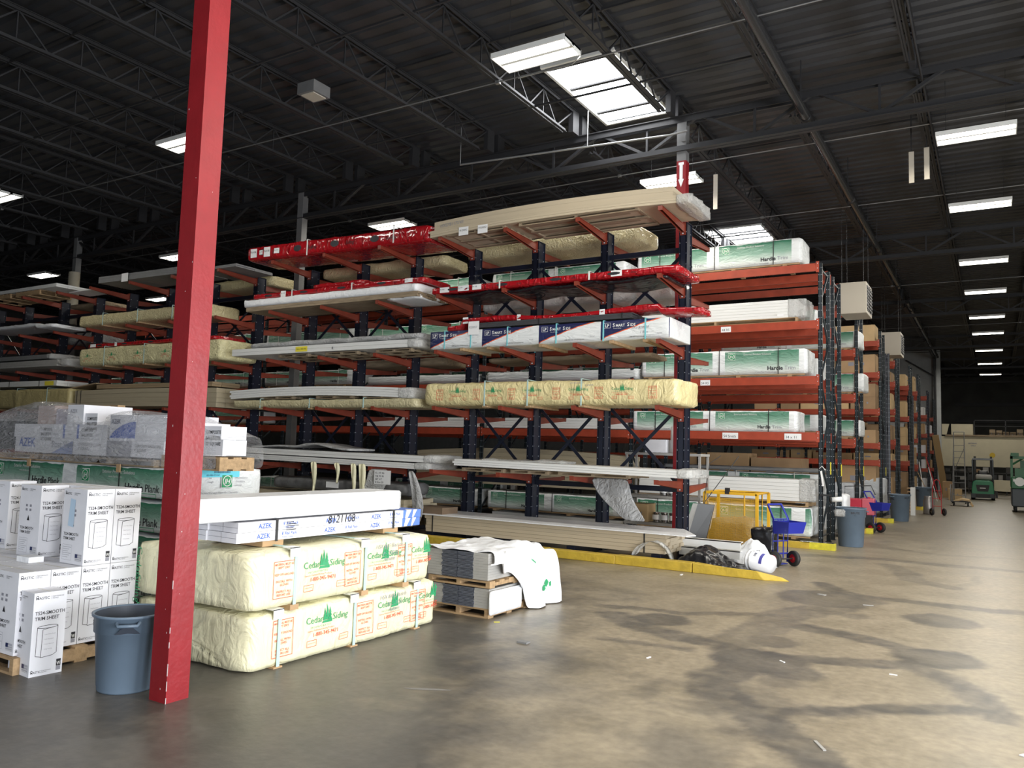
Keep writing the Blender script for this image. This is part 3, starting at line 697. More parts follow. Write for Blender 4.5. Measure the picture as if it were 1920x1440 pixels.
def cant_col():
    mb = MB(); w = .075; y0, y1 = 13.1, 13.36
    mb.box(-w, w, y0, y0+.012, 0, 5.8, NAVY); mb.box(-w, w, y1-.012, y1, 0, 5.8, NAVY); mb.box(-.055, -.045, y0, y1, 0, 5.8, NAVY); mb.box(.045, .055, y0, y1, 0, 5.8, NAVY)
    mb.box(-w, w, y0, y1, 5.79, 5.8, NAVY)
    z = .3
    while z < 5.7:
        for x in (-.058, .058): mb.box(x-.004, x+.004, y0-.0015, y0+.001, z, z+.011, HOLE)
        for yy in (y0+.035, y1-.04): mb.box(.055, .0565, yy, yy+.014, z, z+.015, HOLE)
        z += .19
    return mb
CCOL = cant_col().build('column')
def foot_mb():
    mb = MB()
    for z0, z1 in ((0, .012), (.16, .172)): mb.box(-.075, .075, 12.02, 14.45, z0, z1, NAVY)
    mb.box(-.01, .01, 12.02, 14.45, 0, .17, NAVY); mb.box(-.075, .075, 12.0, 12.02, 0, .172, NAVY)
    return mb
FOOT = foot_mb().build('base_foot')
def part_copy(o, parent, loc, name=None):
    c = o.copy(); C.objects.link(c); c.parent = parent; c.location = loc; return c
def cantilever(xs, lab, skipf=(), skipr=()):
    t = thing('cantilever_rack', lab, 'rack', group='navy cantilever racks in one line')
    for i, x in enumerate(xs):
        part_copy(CCOL, t, (x, 0, 0)); part_copy(FOOT, t, (x, 0, 0))
        for k, z in enumerate(LV):
            part_copy(ARM_F, t, (x, 13.1, z)); part_copy(ARM_R, t, (x, 13.36, z-.12 if k == 0 else z-.1))
    for a, b in zip(xs[:-1], xs[1:]):
        for z in (1.1, 5.3): m_ = MB(); m_.box(a+.06, b-.06, 13.22, 13.28, z, z+.09, NAVY); m_.build('brace', t)
        for z0, z1 in ((1.2, 2.6), (4.0, 5.25)):
            m_ = MB(); m_.bar((a+.06, 13.24, z0), (b-.06, 13.24, z1), .012, .06, NAVY); m_.build('brace', t)
            m_ = MB(); m_.bar((a+.06, 13.26, z1), (b-.06, 13.26, z0), .012, .06, NAVY); m_.build('brace', t)
    return t
B1X = [-4.6, -6.1, -7.57, -9.05]; B2X = [-10.57, -12.1, -13.67]; B3X = [-15.5, -17.23, -18.95, -20.71]; B4X = [-22.32, -24.14, -26.2, -27.9]
cantilever(B1X[::-1], 'navy cantilever rack with orange arms, at the right end of the line')
cantilever(B2X[::-1], 'navy cantilever rack with orange arms holding the big red bundle')
cantilever(B3X[::-1], 'navy cantilever rack with orange arms behind the foreground red column')
cantilever(B4X[::-1], 'navy cantilever rack with orange arms, at the left edge of the photo')
for o in (ARM_F, ARM_R, CCOL, FOOT): bpy.data.objects.remove(o)
Y0, Y1 = 12.05, 13.06
def sagl(k, L): return lambda x: -k*(2*x/L-1)**2
# ---- bay at the right end
t = boards(-9.2, -4.38, 11.98, 13.0, 5.98, 6.15, 'bowed wrapped slab of beige boards lying topmost on the blue rack', BEIGE, 2, jit=.01, cols=3, bow=sagl(.07, 4.8), name='wrapped_board_slab', cat='board stack')
p = MB(); f = lambda u, v: (u, -.515, v+sagl(.07, 4.8)(u)); p.text("HXD'8117S'43", .09, f, GREYINK, .15, .04, shear=.1); p.build('lettering', t)
t = boards(-9.3, -4.2, 11.95, 13.06, 5.845, 5.975, 'long pale boards in clear plastic under the bowed top slab', BEIGE, 3, jit=.04, ends=.22, bow=sagl(.07, 5.1), name='long_board_stack')
for x, y in ((.72, .0), (1.15, -.01)):
    p = MB(); p.rect(x, x+.22, -.06+y, .1+y, lambda u, v: (u, -.57, v-.05), PAPER); p.text('8120052', .05, lambda u, v: (u, -.572, v-.05), INK, x+.02, .02); p.build('paper_label', t)
pallet(-8.9, -7.6, 12.0, 13.0, 5.775, .06, 'broken wooden pallet under the top boards, left one', 'x', M=WOODG); pallet(-7.3, -5.0, 12.0, 13.0, 5.775, .065, 'long wooden pallet under the top boards, right one', 'x', M=WOODG)
redwrap(-9.2, -4.3, 11.98, 13.06, 4.67, 4.79, 'thin red wrapped bundle with a sagging black underside on the second arms', 3, papers=[(.2, .22, .1), (.62, .25, .1), (.95, .2, .1), (3.75, .2, .1)], blackbelly=True, straps=[1.55, 3.35])
LPx = -9.25
t = thing('printed_siding_bundle', 'white siding bundle printed with navy and orange swooshes', 'siding bundle', (LPx, 12.555, 3.6))
mb = MB(); f = wrap(mb, 4.82, 1.01, .33, LPW, .006, .015, 4, .07, .0, .6)
for i in range(4):
    x = i*1.2+.06; mb.text('LP', .075, f, WHITE, x+.02, .22, bold=.03); mb.frame(x, x+.12, .205, .29, .005, f, WHITE)
    mb.text('S', .085, f, WHITE, x+.16, .22, bold=.02); mb.text('MART', .062, f, WHITE, x+.215, .22, bold=.02); mb.text('S', .085, f, WHITE, x+.42, .22, bold=.02); mb.text('IDE', .062, f, WHITE, x+.475, .22, bold=.02)
    mb.text('Trim & Siding', .026, f, WHITE, x+.17, .185)
    mb.text('1-888-820-0325 www.lpcorp.com', .028, f, INK, x+.45, .03); mb.text('Ref #7', .03, f, GREYINK, x+.95, .07)
mb.text('ZKo 820520', .06, f, GREYINK, 4.15, .17, shear=.2); mb.text('1 Box', .06, f, GREYINK, 4.3, .09, shear=.2)
mb.build('wrapping', t, loc=(0, 0, .02)); strap(t, [.35, .95, 1.75, 2.75, 3.65, 4.4], 1.01, .33, mat('turquoise_strap', (.2, .55, .6), .4), .025, .02, .008)
for x in (.7, 1.3, 2.4, 3.75, 4.35): MB().box(x, x+.07, -.49, .49, -.03, .02, WOOD).build('batten', t)
boards(-8.3, -5.1, 12.12, 12.9, 3.99, 4.08, 'black boards with a notched end on the swoosh-printed bundle', DARKB, 4, name='dark_board_stack', straps=[1.4, 3.0])
redwrap(-8.95, -4.0, 12.2, 12.75, 4.075, 4.2, 'loose crumpled red wrapped bundle drooping over the black boards', 8, sag=lambda x: (-.11 if x < .3 else 0)+.03*math.sin(x*1.9)-.07*(x > 4.3), amp=.03, papers=[(.35, .12, .12), (1.55, .08, .12), (3.2, .1, .1)], r=.06, marks=False, name='loose_red_bundle')
p = MB(); p.rect(0, .24, 0, .25, lambda u, v: (u, 0, v), PAPER); p.text('820057', .06, lambda u, v: (u, -.002, v), GREYINK, .02, .12); o = p.build('hanging_paper', loc=(-8.35, 12.03, 3.85)); tag(o, 'white paper with numbers hanging at the left of the printed bundle', 'paper')
cedar(-9.25, -4.3, 11.98, 13.06, 2.53, 2.96, 'cream printed siding bundle on the fourth arms of the right bay', seed=11, straps=[1.35, 2.25, 3.3], prints=[.55, 1.33, 2.15, 3.05, 3.85], warn=[.27, 1.1, 1.85, 2.75, 3.55, 4.5], k=.72, r=.09, amp=.03, M=mat('glossy_cream_wrap', (.72, .62, .33), .24, bump=.8, bscale=5, dist=2.5, stretch=(1, 1, .6)))
t = boards(-8.62, -4.15, 11.98, 12.9, 1.4, 1.52, 'thin white boards with loose plastic on the lowest arms, right bay', WHITE, 3, ends=.2, jit=.1, bow=lambda x: -.012*x+.03, name='white_board_stack')
g = MB(); wrap(g, 1.6, .6, .05, CLEARB, .05, .03, 9, .07, 0, 1.5); o = g.build('loose_plastic', t); o.location = (.6, 0, .12)
for x0, x1, w_ in ((-8.4, -7.5, 'left'), (-7.35, -6.6, 'middle'), (-6.4, -5.1, 'right')):
    pallet(x0, x1, 12.05, 12.95, 1.33, .065, 'splintered wooden pallet under the thin white boards, %s one' % w_, 'x', M=WOODG)
t = boards(-9.2, -4.42, 12.02, 13.05, .18, .48, 'low tan stack of long boards on the rack base behind the yellow curb', BEIGE, 5, jit=.05, straps=[.2, 4.4], cols=6, name='tan_board_stack')
mb = MB(); mb.add([(-9.25, 11.98, .5), (-4.1, 11.98, .5), (-4.05, 12.3, .49), (-4.5, 13.05, .5), (-9.25, 13.05, .5), (-9.25, 11.98, .485), (-4.1, 11.98, .485), (-4.05, 12.3, .475), (-4.5, 13.05, .485), (-9.25, 13.05, .485)],
    [(0, 1, 2, 3, 4), (9, 8, 7, 6, 5), (0, 5, 6, 1), (1, 6, 7, 2), (2, 7, 8, 3), (3, 8, 9, 4), (4, 9, 5, 0)], WHITEB); tag(mb.build('white_cover_sheet'), 'thin white sheet covering the low tan board stack', 'sheet')
# loose grey plastic hanging from the lowest arms
def ribbon(name, pts, w, M, lab, cat, wd=(1, 0, 0)):
    mb = MB(); vs = []; wv = Vector(wd)
    for i, (p, ww) in enumerate(zip(pts, w)):
        p = Vector(p)
        for k in range(5): a = (k-2)/4*ww; vs.append(p+wv*a+Vector((0, -.03*math.cos(k*2.1+i), 0)))
    fs = [(i*5+k, i*5+k+1, i*5+k+6, i*5+k+5) for i in range(len(pts)-1) for k in range(4)]
    mb.add(vs, fs, M, True); o = mb.build(name); s = o.modifiers.new('s', 'SOLIDIFY'); s.thickness = .006; u = o.modifiers.new('u', 'SUBSURF'); u.levels = u.render_levels = 1
    return tag(o, lab, cat)
ribbon('hanging_plastic', [(-5.65, 12.5, 1.33), (-5.55, 12.45, 1.05), (-5.32, 12.4, .82), (-5.1, 12.38, .62)], [.75, .62, .5, .42], GREYW, 'grey plastic sheet hanging down under the white boards', 'plastic sheet')
ribbon('torn_plastic', [(-4.95, 11.96, .12), (-4.85, 11.95, .3), (-4.62, 11.94, .42), (-4.38, 11.95, .3), (-4.3, 11.96, .1)], [.1, .16, .12, .1, .08], CLEARB, 'strip of clear plastic draped over the end of the tan boards', 'plastic sheet', (1, 0, .3))
# ---- second bay
redwrap(-14.5, -9.35, 11.98, 13.02, 5.8, 6.12, 'big glossy red wrapped bundle topmost on the second bay', 5, amp=.03, papers=[(.12, .2, .2), (.4, .12, .1), (.55, .2, .22), (.88, .16, .12)], straps=[1.9, 4.3], sag=lambda x: .05-.02*x, r=.06, name='big_red_bundle')
t = boards(-14.5, -9.55, 12.0, 13.0, 4.68, 4.78, 'pallet boards under the white wrapped bundle, second bay', WOODG, 2, name='wooden_skid', cat='skid', cols=6)
t = thing('white_wrapped_bundle', 'white wrapped bundle with a crumpled end on the second arms', 'wrapped bundle', (-14.55, 12.52, 4.78)); mb = MB(); wrap(mb, 4.95, 1.05, .17, WHITEB, .02, .04, 12, .07, .03, 1.2); mb.build('wrapping', t)
g = MB(); wrap(g, .7, .9, .12, WHITEB, .07, .04, 14, .06, .05, 1.5); o = g.build('crumpled_end', t); o.location = (4.2, 0, -.12)
redwrap(-14.35, -9.5, 12.08, 13.0, 4.965, 5.08, 'red wrapped bundle lying on the white wrapped one', 6, papers=[(0.9, .15, .14), (4.4, .2, .08)], straps=[1.25, 3.0], amp=.02)
redwrap(-12.6, -11.2, 12.2, 12.9, 5.085, 5.2, 'short lump of red wrap on top of the red and white bundles', 16, amp=.04, r=.05, marks=False, name='loose_red_bundle')
t = boards(-14.85, -9.6, 11.98, 13.0, 3.68, 3.83, 'white boards with a yellow note on the third arms', WHITE, 2, cols=4, ends=.25, name='white_board_stack', jit=.01)
p = MB(); f = lambda u, v: (u, -.515, v); p.rect(2.05, 2.4, .02, .13, f, YELLOWP); p.text('345 x 11820-740', .05, lambda u, v: (u, -.517, v), INK, 2.08, .06, wmax=.28); p.build('yellow_note', t); p = MB(); p.text('4', .09, f, INK, 3.1, .03); p.build('lettering', t)
for i, x in enumerate((-13.4, -12.0, -10.6)): pallet(x, x+.9, 12.05, 12.95, 3.6, .065, 'wooden pallet under the white boards with the yellow note, %s one' % ('left', 'middle', 'right')[i], 'x', M=WOODG)
t = thing('grey_plastic_bundle', 'lumpy bundle in pleated grey plastic on the white boards, third arms', 'wrapped bundle', (-14.3, 12.5, 3.84)); mb = MB(); wrap(mb, 4.75, .9, .12, GREYW, .03, .05, 17, .07, .03, 1.4, lambda x: .02*abs(math.sin(x*3.2))); mb.build('wrapping', t)
boards(-14.9, -9.75, 11.98, 12.95, 2.76, 2.95, 'bowed white boards with a crumpled plastic end, second bay', WHITE, 4, jit=.12, ends=.3, bow=sagl(.07, 5.1), name='white_board_stack')
for i, x in enumerate((-13.9, -12.2, -10.9)): pallet(x, x+1.0, 12.05, 12.95, 2.69, .06, 'flat wooden pallet between the white boards and the cream bundle, %s one' % ('left', 'middle', 'right')[i], 'x', M=WOODG)
cedar(-14.7, -9.5, 11.98, 13.0, 2.5, 2.68, 'thin dusty cream bundle under the bowed white boards', CREAMD, seed=21, straps=[.9, 2.4, 3.9], prints=[], warn=[], r=.04, amp=.03)
boards(-15.2, -9.3, 12.0, 12.95, 1.36, 1.47, 'grey-white boards in plastic on the lowest arms, lower layer', WHITE, 3, jit=.2, ends=.3, name='white_board_stack', bow=lambda x: .03-.012*x)
boards(-14.9, -9.15, 12.05, 12.95, 1.48, 1.6, 'grey-white boards in plastic on the lowest arms, upper layer', WHITE, 2, jit=.2, ends=.25, name='white_board_stack', bow=lambda x: .03-.01*x)
t = thing('loose_plastic_hump', 'dusty plastic sheet humped over the lowest white boards, second bay', 'plastic sheet', (-14.1, 12.45, 1.62)); mb = MB(); wrap(mb, 2.9, .8, .05, CREAMD if 0 else GREYW, .02, .02, 31, .08, 0, 1, lambda x: .1*math.exp(-((x-1.9)/.5)**2)+.04*math.exp(-((x-.8)/.4)**2)); mb.build('sheet', t)
for i, (x, z, w_) in enumerate([(-12.05, .75, .06), (-11.4, .95, .05), (-10.95, .62, .05), (-10.72, .42, .07)]):
    ribbon('torn_wrap_strip', [(x-.05, 11.98, 1.38), (x, 11.93, 1.3), (x+.02, 11.95, z+.25), (x-.01, 11.96, z)], [w_*2, w_*2.4, w_*1.7, w_*1.3], CREAM, 'torn cream wrap strip hanging under the lowest boards, %s of four' % ('first', 'second', 'third', 'last')[i], 'wrap strip')
ribbon('hanging_film', [(-10.35, 12.0, 1.3), (-10.3, 11.95, 1.1), (-10.5, 11.95, .8), (-10.6, 11.95, .6)], [.5, .55, .5, .4], CLEARB, 'clear plastic hanging beside the white note, second bay', 'plastic sheet')
p = MB(); p.rect(0, .42, 0, .27, lambda u, v: (u, 0, v), PAPER)
for i in range(4): p.text(('KL XT K6', 'H& W 46', 'SET AT', '8 Nov 30')[i], .055, lambda u, v: (u, -.002, v), INK, .03, .2-.06*i)
tag(p.build('hanging_paper', loc=(-10.4, 11.93, 1.0)), 'handwritten white note hanging under the lowest boards', 'paper')
ribbon('grey_drape', [(-9.55, 12.0, 1.3), (-9.4, 11.97, 1.0), (-9.3, 11.96, .6), (-9.35, 11.95, .3)], [.12, .2, .3, .2], GREYW, 'grey plastic drape at the right end of the lowest boards', 'plastic sheet')
t = thing('grey_roll_bundle', 'long dusty grey wrapped bundle low in the second bay', 'wrapped bundle', (-13.4, 12.5, .78)); mb = MB(); wrap(mb, 3.6, .8, .25, mat('dusty_grey_wrap', (.13, .13, .13), .5, var=.4, vscale=5, bump=.4, bscale=8), .03, .1, 41, .08, .03); mb.build('wrapping', t)
p = MB(); p.rect(1.6, 1.95, .08, .2, lambda u, v: (u, -.44, v), PAPER); p.build('paper_label', t)
boards(-14.8, -9.6, 12.0, 13.0, .2, .72, 'tan boards piled on the rack base, second bay', BEIGED, 6, name='tan_board_stack', jit=.2)
mb = MB(); mb.box(-9.5, -8.85, 12.1, 12.6, .5, .62, mat('brown_block', (.16, .11, .07), .8)); tag(mb.build('brown_block_pile'), 'dark brown blocks on the left end of the low tan stack', 'block')
# ---- third bay (left of the foreground column)
boards(-20.4, -16.4, 12.0, 13.0, 5.79, 5.96, 'charcoal boards with papers topmost on the third bay', GREYB, 3, bow=lambda x: .05-.01*x, name='dark_board_stack', cols=3)
p = MB(); p.rect(0, .28, 0, .22, lambda u, v: (u, 0, v), PAPER); tag(p.build('hanging_paper', loc=(-19.3, 11.97, 5.78)), 'white paper on the front of the charcoal boards', 'paper')
boards(-16.3, -14.9, 12.0, 13.1, 5.78, 5.85, 'charcoal sheets right of the foreground column, top arms', GREYB, 2, name='dark_board_stack', cols=2)
cedar(-21.1, -15.9, 11.98, 13.0, 4.7, 5.0, 'crinkled yellowish plastic bundle on the second arms, third bay', mat('yellowish_plastic', (.6, .52, .3), .22, bump=.9, bscale=8, dist=3), seed=51, prints=[], warn=[], hand=False, amp=.035, straps=[1.1, 2.6, 4], r=.06)
redwrap(-20.7, -15.6, 12.05, 13.0, 4.12, 4.22, 'thin dark red bundle above the cream one, third bay', 53, papers=[(.1, .25, .08), (1.2, .1, .1)])
cedar(-20.9, -15.25, 11.95, 13.05, 3.62, 4.1, 'bulky crinkled cream bundle on the third arms behind the foreground column', mat('crinkled_cream_plastic', (.68, .62, .36), .22, bump=.9, bscale=7, dist=2.5), seed=54, prints=[.2, 1.3, 2.4, 3.5, 4.5], warn=[], hand=False, k=.6, amp=.04, r=.07)
boards(-21.1, -15.3, 12.0, 13.05, 2.55, 3.0, 'long tan board stack behind the foreground column, fourth arms', BEIGED, 4, cols=4, straps=[.12, .3], name='tan_board_stack', bow=sagl(.03, 5.8))
t = boards(-20.3, -15.6, 12.1, 12.9, 3.02, 3.13, 'brown rolled sheets on the long tan stack, third bay', mat('brown_paper_roll', (.3, .22, .13), .7), 2, cols=3, name='rolled_sheets', cat='roll')
boards(-21.9, -20.3, 12.1, 13.0, 3.0, 3.03, 'tilted brown sheet at the left end of the long tan stack', mat('brown_paper_roll', (.3, .22, .13), .7), 1, cols=1, bow=lambda x: .1*x, name='loose_sheet', cat='sheet')
boards(-20.9, -15.7, 12.05, 13, 1.36, 1.6, 'stained pale boards on the lowest arms, third bay', BEIGED, 3, name='tan_board_stack')
# ---- fourth bay (left edge)
boards(-26.5, -22.4, 12.0, 13.0, 5.93, 6.03, 'white boards on pallets topmost at the left edge', WHITE, 2, name='white_board_stack', cols=3)
for i, x in enumerate((-26.2, -24.6)): pallet(x, x+1.3, 12.02, 12.95, 5.78, .14, 'wooden pallet under the top white boards at the left edge, %s one' % ('left', 'right')[i], 'y')
boards(-22.3, -21.2, 12.3, 12.9, 5.79, 5.81, 'white cardboard sheet lying between the top loads, far left', WHITEB, 1, cols=1, name='loose_sheet', cat='sheet')
t = thing('white_wrapped_bundle', 'drooping white wrapped bundle on the second arms at the left edge', 'wrapped bundle', (-26.5, 12.5, 4.85)); mb = MB(); wrap(mb, 4.0, 1.0, .1, WHITEB, .03, .03, 61, .08, .03, 1.3, lambda x: -.06*(x > 3.2)); mb.build('wrapping', t)
boards(-26.5, -22.5, 12.0, 13.0, 3.9, 4.02, 'grey boards with a white end on the third arms at the left edge', GREYB, 2, name='grey_board_stack', cols=3, ends=.2)
boards(-26.5, -21.7, 12.0, 13.0, 3.68, 3.86, 'mixed pale boards in torn plastic, third arms at the left edge', CEM, 3, name='pale_board_stack', jit=.5, ends=.3)
t = boards(-26.5, -22.0, 12.0, 12.9, 3.13, 3.28, 'white boards with a yellow note on the tan bundle, left edge', WHITE, 2, name='white_board_stack', straps=[2, 3.6]); p = MB(); p.rect(3.9, 4.35, .01, .13, lambda u, v: (u, -.46, v), YELLOWP); p.build('yellow_note', t)
cedar(-26.5, -21.3, 11.95, 13.05, 2.5, 3.05, 'tan wrapped bundle at the left edge above the shrink-wrapped cartons', mat('tan_wrap', (.5, .42, .2), .4, bump=.5, bscale=5, dist=2), seed=63, prints=[], warn=[], hand=False, amp=.03, r=.06)
# ---- some loads on the rear arms
def rear(x0, x1, z0, z1, M, lab, seed, name='wrapped_siding_bundle', amp=.03):
    t = thing(name, lab, 'wrapped bundle', (x0, 13.95, z0)); mb = MB(); wrap(mb, x1-x0, .95, z1-z0, M, amp, .06, seed, .09, .05); mb.build('wrapping', t)
CG = MATS['yellowish_plastic']
rear(-9.4, -5.6, 5.7, 5.98, CG, 'yellowish plastic bundle on the rear top arms with a rounded end', 71)
rear(-13.6, -10.1, 5.66, 5.9, CG, 'pale plastic bundle on the rear top arms behind the big red bundle', 72)
rear(-18.5, -15.4, 5.66, 5.92, CG, 'yellowish bundle on the rear top arms, third bay', 73)
rear(-9.0, -5.0, 4.58, 4.8, MATS['crumpled_clear_plastic'], 'clear plastic bundle on the rear second arms', 74)
rear(-24.3, -22.6, 5.66, 5.8, WOODG, 'wood-coloured bundle on the rear top arms, left edge', 75)
rear(-24.3, -22.8, 4.55, 4.9, GREYW, 'grey plastic bundle on the rear second arms, left edge', 76)
rear(-12.9, -10.0, 3.5, 3.66, WOODG, 'wood boards on the rear third arms, second bay', 77)
rear(-8.8, -5.4, 3.5, 3.6, WOODG, 'wood boards on the rear third arms, right bay', 78)
# ---- yellow curb in front
def curb(x0, x1, lab, tip=False):
    mb = MB(); ya, yb, h = 11.66, 11.86, .14
    if tip:
        mb.add([(x0, ya, 0), (x1-.35, ya, 0), (x1, (ya+yb)/2+.05, 0), (x0, yb, 0), (x0, ya, h), (x1-.45, ya, h*.9), (x1-.12, (ya+yb)/2+.05, h*.35), (x0, yb, h)], [(0, 3, 2, 1), (4, 5, 6, 7), (0, 1, 5, 4), (1, 2, 6, 5), (2, 3, 7, 6), (3, 0, 4, 7)], CURB)
    else:
        n = max(1, int((x1-x0)/1.2))
        for i in range(n):
            a = x0+(x1-x0)*i/n; b = x0+(x1-x0)*(i+1)/n-.004; mb.box(a, b, ya+.003*(i % 2), yb, 0, h-.004*(i % 3), CURB)
    return tag(mb.build('yellow_curb', bevel=.008), lab, 'curb', 'yellow painted curbs guarding the racks')
curb(-25, -14, 'yellow painted curb before the left rack bays'); curb(-13.99, -8.9, 'yellow painted curb before the second bay'); curb(-8.89, -3.9, 'yellow painted curb before the low tan stack')
curb(-3.89, -2.5, 'yellow painted curb end with a worn pointed tip beside the bucket', True)

# ================================================================== ORANGE PALLET RACKS (rows run along x, ends at the aisle x = -3.05)
def upright_mb(d, h, steel=GRNBLK, w=.08):
    mb = MB()
    for y in (0, d-.07):
        mb.box(-w/2, w/2, y, y+.012, 0, h, steel); mb.box(-w/2, -w/2+.01, y, y+.07, 0, h, steel); mb.box(w/2-.01, w/2, y, y+.07, 0, h, steel)
        mb.box(-w/2-.02, w/2+.02, y-.02, y+.09, 0, .012, steel)
        z = .15
        while z < h-.05:
            for x in (-.022, .022): mb.box(x-.005, x+.005, y-.0015, y+.001, z, z+.012, HOLE)
            mb.box(w/2, w/2+.0015, y+.028, y+.038, z, z+.014, HOLE); z += .15
    z = .2; s = 0
    while z < h-.5:
        mb.bar((0, .05, z), (0, d-.05, z+.75), .035, .03, steel) if s % 2 == 0 else mb.bar((0, d-.05, z), (0, .05, z+.75), .035, .03, steel)
        z += .8; s += 1
    for z in (.18, h-.12): mb.bar((0, .05, z), (0, d-.05, z), .035, .03, steel)
    return mb
ROWN = ['first', 'second', 'third', 'fourth', 'fifth', 'sixth', 'seventh', 'eighth', 'ninth']
BEAMH = .17
def rack_row(i, y, d, x_left, bay, levels, h=5.8, tags=(), steel=GRNBLK, xr=-3.05, skipback=False):
    t = thing('pallet_rack', 'orange-beamed pallet rack, %s row behind the blue racks' % ROWN[i], 'rack', (0, y, 0), 0, 'orange pallet racks')
    n = int(round((xr-x_left)/bay)); um = None
    for k in range(n+1):
        if um is None: um = upright_mb(d, h, steel).build('upright_frame', t); um.location = (xr, 0, 0)
        else: c = um.copy(); C.objects.link(c); c.parent = t; c.location = (xr-k*bay, 0, 0)
    bm = MB(); a, b = -bay+.04, -.04
    bm.box(a, b, 0, .045, -BEAMH, -.04, ORANGE); bm.box(a, b, .012, .045, -.04, 0, ORANGE)
    for x in (a, b): 
        bm.box(x-.03, x+.03, -.006, 0, -BEAMH-.03, .03, ORANGE); 
        for z in (-.12, -.02): bm.box(x-.008, x+.008, -.008, -.005, z, z+.016, HOLE)
    bo = None
    for k in range(n):
        for z in levels:
            for yy in ((-.045,) if skipback else (-.045, d)):
                if bo is None: bo = bm.build('beam', t); o = bo
                else: o = bo.copy(); C.objects.link(o); o.parent = t
                o.location = (xr-k*bay, yy, z)
    for k, (x, z, w, hh, s, M) in enumerate(tags):
        p = MB(); f = lambda u, v: (u, -.055, v); p.rect(x, x+w, z, z+hh, f, M); p.text(s, hh*.6, lambda u, v: (u, -.057, v), INK, x+.02, z+hh*.22, wmax=w*.85); p.build('price_card', t)
    return t
L4 = [2.28, 3.44, 4.6, 5.8]
rack_row(0, 17.1, .95, -27.95, 4.15, L4, tags=[(-5.1, 4.44, .22, .12, '44 R5', PAPER), (-5.55, 3.28, .22, .12, '54 R5', PAPER), (-5.05, 2.12, .34, .13, '54 Smith', PAPER), (-3.75, 2.12, .34, .13, '34 x 11', PAPER), (-3.9, 4.72, .13, .05, '', PAPER)])
rack_row(1, 18.5, .95, -27.95, 4.15, L4)
rack_row(2, 22.05, .95, -19.65, 4.15, L4)
rack_row(3, 27.05, .95, -15.5, 3.1, [1.75, 2.28, 3.35, 4.5, 5.5])
rack_row(4, 31.6, .95, -12.35, 3.1, [1.75, 2.5, 3.6, 4.6, 5.35])
rack_row(5, 36.9, .95, -9.25, 3.1, [1.75, 2.4, 3.6, 4.9], h=5.75)
rack_row(6, 41.2, .95, -9.25, 3.1, [1.6, 2.8, 4.0, 5.0])
rack_row(7, 47.0, .95, -9.25, 3.1, [1.4, 2.2, 3.2, 4.2, 5.2], h=5.5, steel=NAVY)
rack_row(8, 52.0, .9, -9.25, 3.1, [1.4, 2.4, 3.4, 4.3], h=5.4)
for i, (x, y, n) in enumerate([(-3.1, 28.35, 4), (-3.1, 38.3, 3)]):
    t = thing('spare_upright_frames', 'bundle of spare navy rack uprights standing at the aisle, %s one' % ('nearer', 'farther')[i], 'rack parts', (x, y, 0))
    for k in range(n): o = upright_mb(.5, 5.25 if i == 0 else 4.6, NAVY, .07).build('upright_frame', t); o.location = (-.12+k*.09, .02*k, 0); o.rotation_euler = (0, 0, .1*(k-1))
# loads of the first two rows
H = hardie; ry = 17.1
def hb(x0, x1, row, z0, h, lab, det=2, **k): return hardie(x0, x1, [17.12, 18.52, 22.1][row], [18.02, 19.4, 22.98][row], z0, z0+h, lab, detail=det, seed=int(abs(x0*7+z0*3))+row, **k)
hb(-7.1, -3.45, 0, 5.8, .6, 'green-printed trim bundle on the top shelf at the right end of the first orange rack')
hb(-11.15, -7.45, 0, 5.8, .5, 'green-printed trim bundle on the top shelf, seen left of the arrow column', 1); hb(-15.4, -11.7, 0, 5.8, .5, 'green-printed trim bundle on the top shelf behind the big red bundle', 1)
hb(-6.95, -3.35, 0, 3.44, .6, 'green-printed trim bundle on the middle shelf at the rack end, with handwriting')
hb(-7.15, -3.55, 0, 2.28, .45, 'green-printed trim bundle on the lower shelf at the rack end', boardw=False)
hb(-7.1, -3.25, 0, .08, .66, 'green-printed trim bundle on the floor behind the blue cart')
hb(-11.1, -7.35, 0, .2, .5, 'green-printed trim bundle on the floor behind the middle of the blue rack'); hb(-15.0, -11.4, 0, .2, .5, 'green-printed trim bundle low behind the second blue bay')
hb(-11.2, -7.4, 0, 3.0+.44, .3, 'dim green bundle behind the printed cream bundle', 1) if 0 else None
boards(-7.0, -3.3, 17.12, 18.0, .86, 1.3, 'big stack of white trim boards above the floor bundle at the rack end', WHITE, 6, cols=5, ends=.3, name='white_board_stack'); pallet(-7.0, -3.3, 17.12, 18.0, .75, .1, 'wooden pallet under the big white trim stack', 'x')
boards(-7.0, -3.5, 17.12, 18.0, 4.7, 5.08, 'stack of white trim boards on the upper shelf at the rack end', WHITE, 6, cols=5, ends=.35, name='white_board_stack'); pallet(-7.0, -3.5, 17.12, 18.0, 4.6, .1, 'wooden pallet under the upper white trim stack', 'x')
def wrapped(x0, x1, y0, y1, z0, z1, M, lab, name='plastic_wrapped_bundle', seed=1, amp=.03, cat='wrapped bundle'):
    t = thing(name, lab, cat, (x0, (y0+y1)/2, z0)); mb = MB(); wrap(mb, x1-x0, y1-y0, z1-z0, M, amp, .04, seed, .12, .03); mb.build('wrapping', t); return t
WPL = mat('white_tube_wrap', (.6, .62, .62), .25, bump=.7, bscale=9, dist=1.5, stretch=(.2, 1, 2))
wrapped(-11.2, -7.1, 17.1, 18.0, 3.47, 3.72, WPL, 'white tubes in plastic on the middle shelf behind the cream printed bundle', seed=2)
wrapped(-15.3, -11.5, 17.1, 18.0, 3.47, 3.7, WPL, 'white plastic bundle on the middle shelf behind the second blue bay', seed=3)
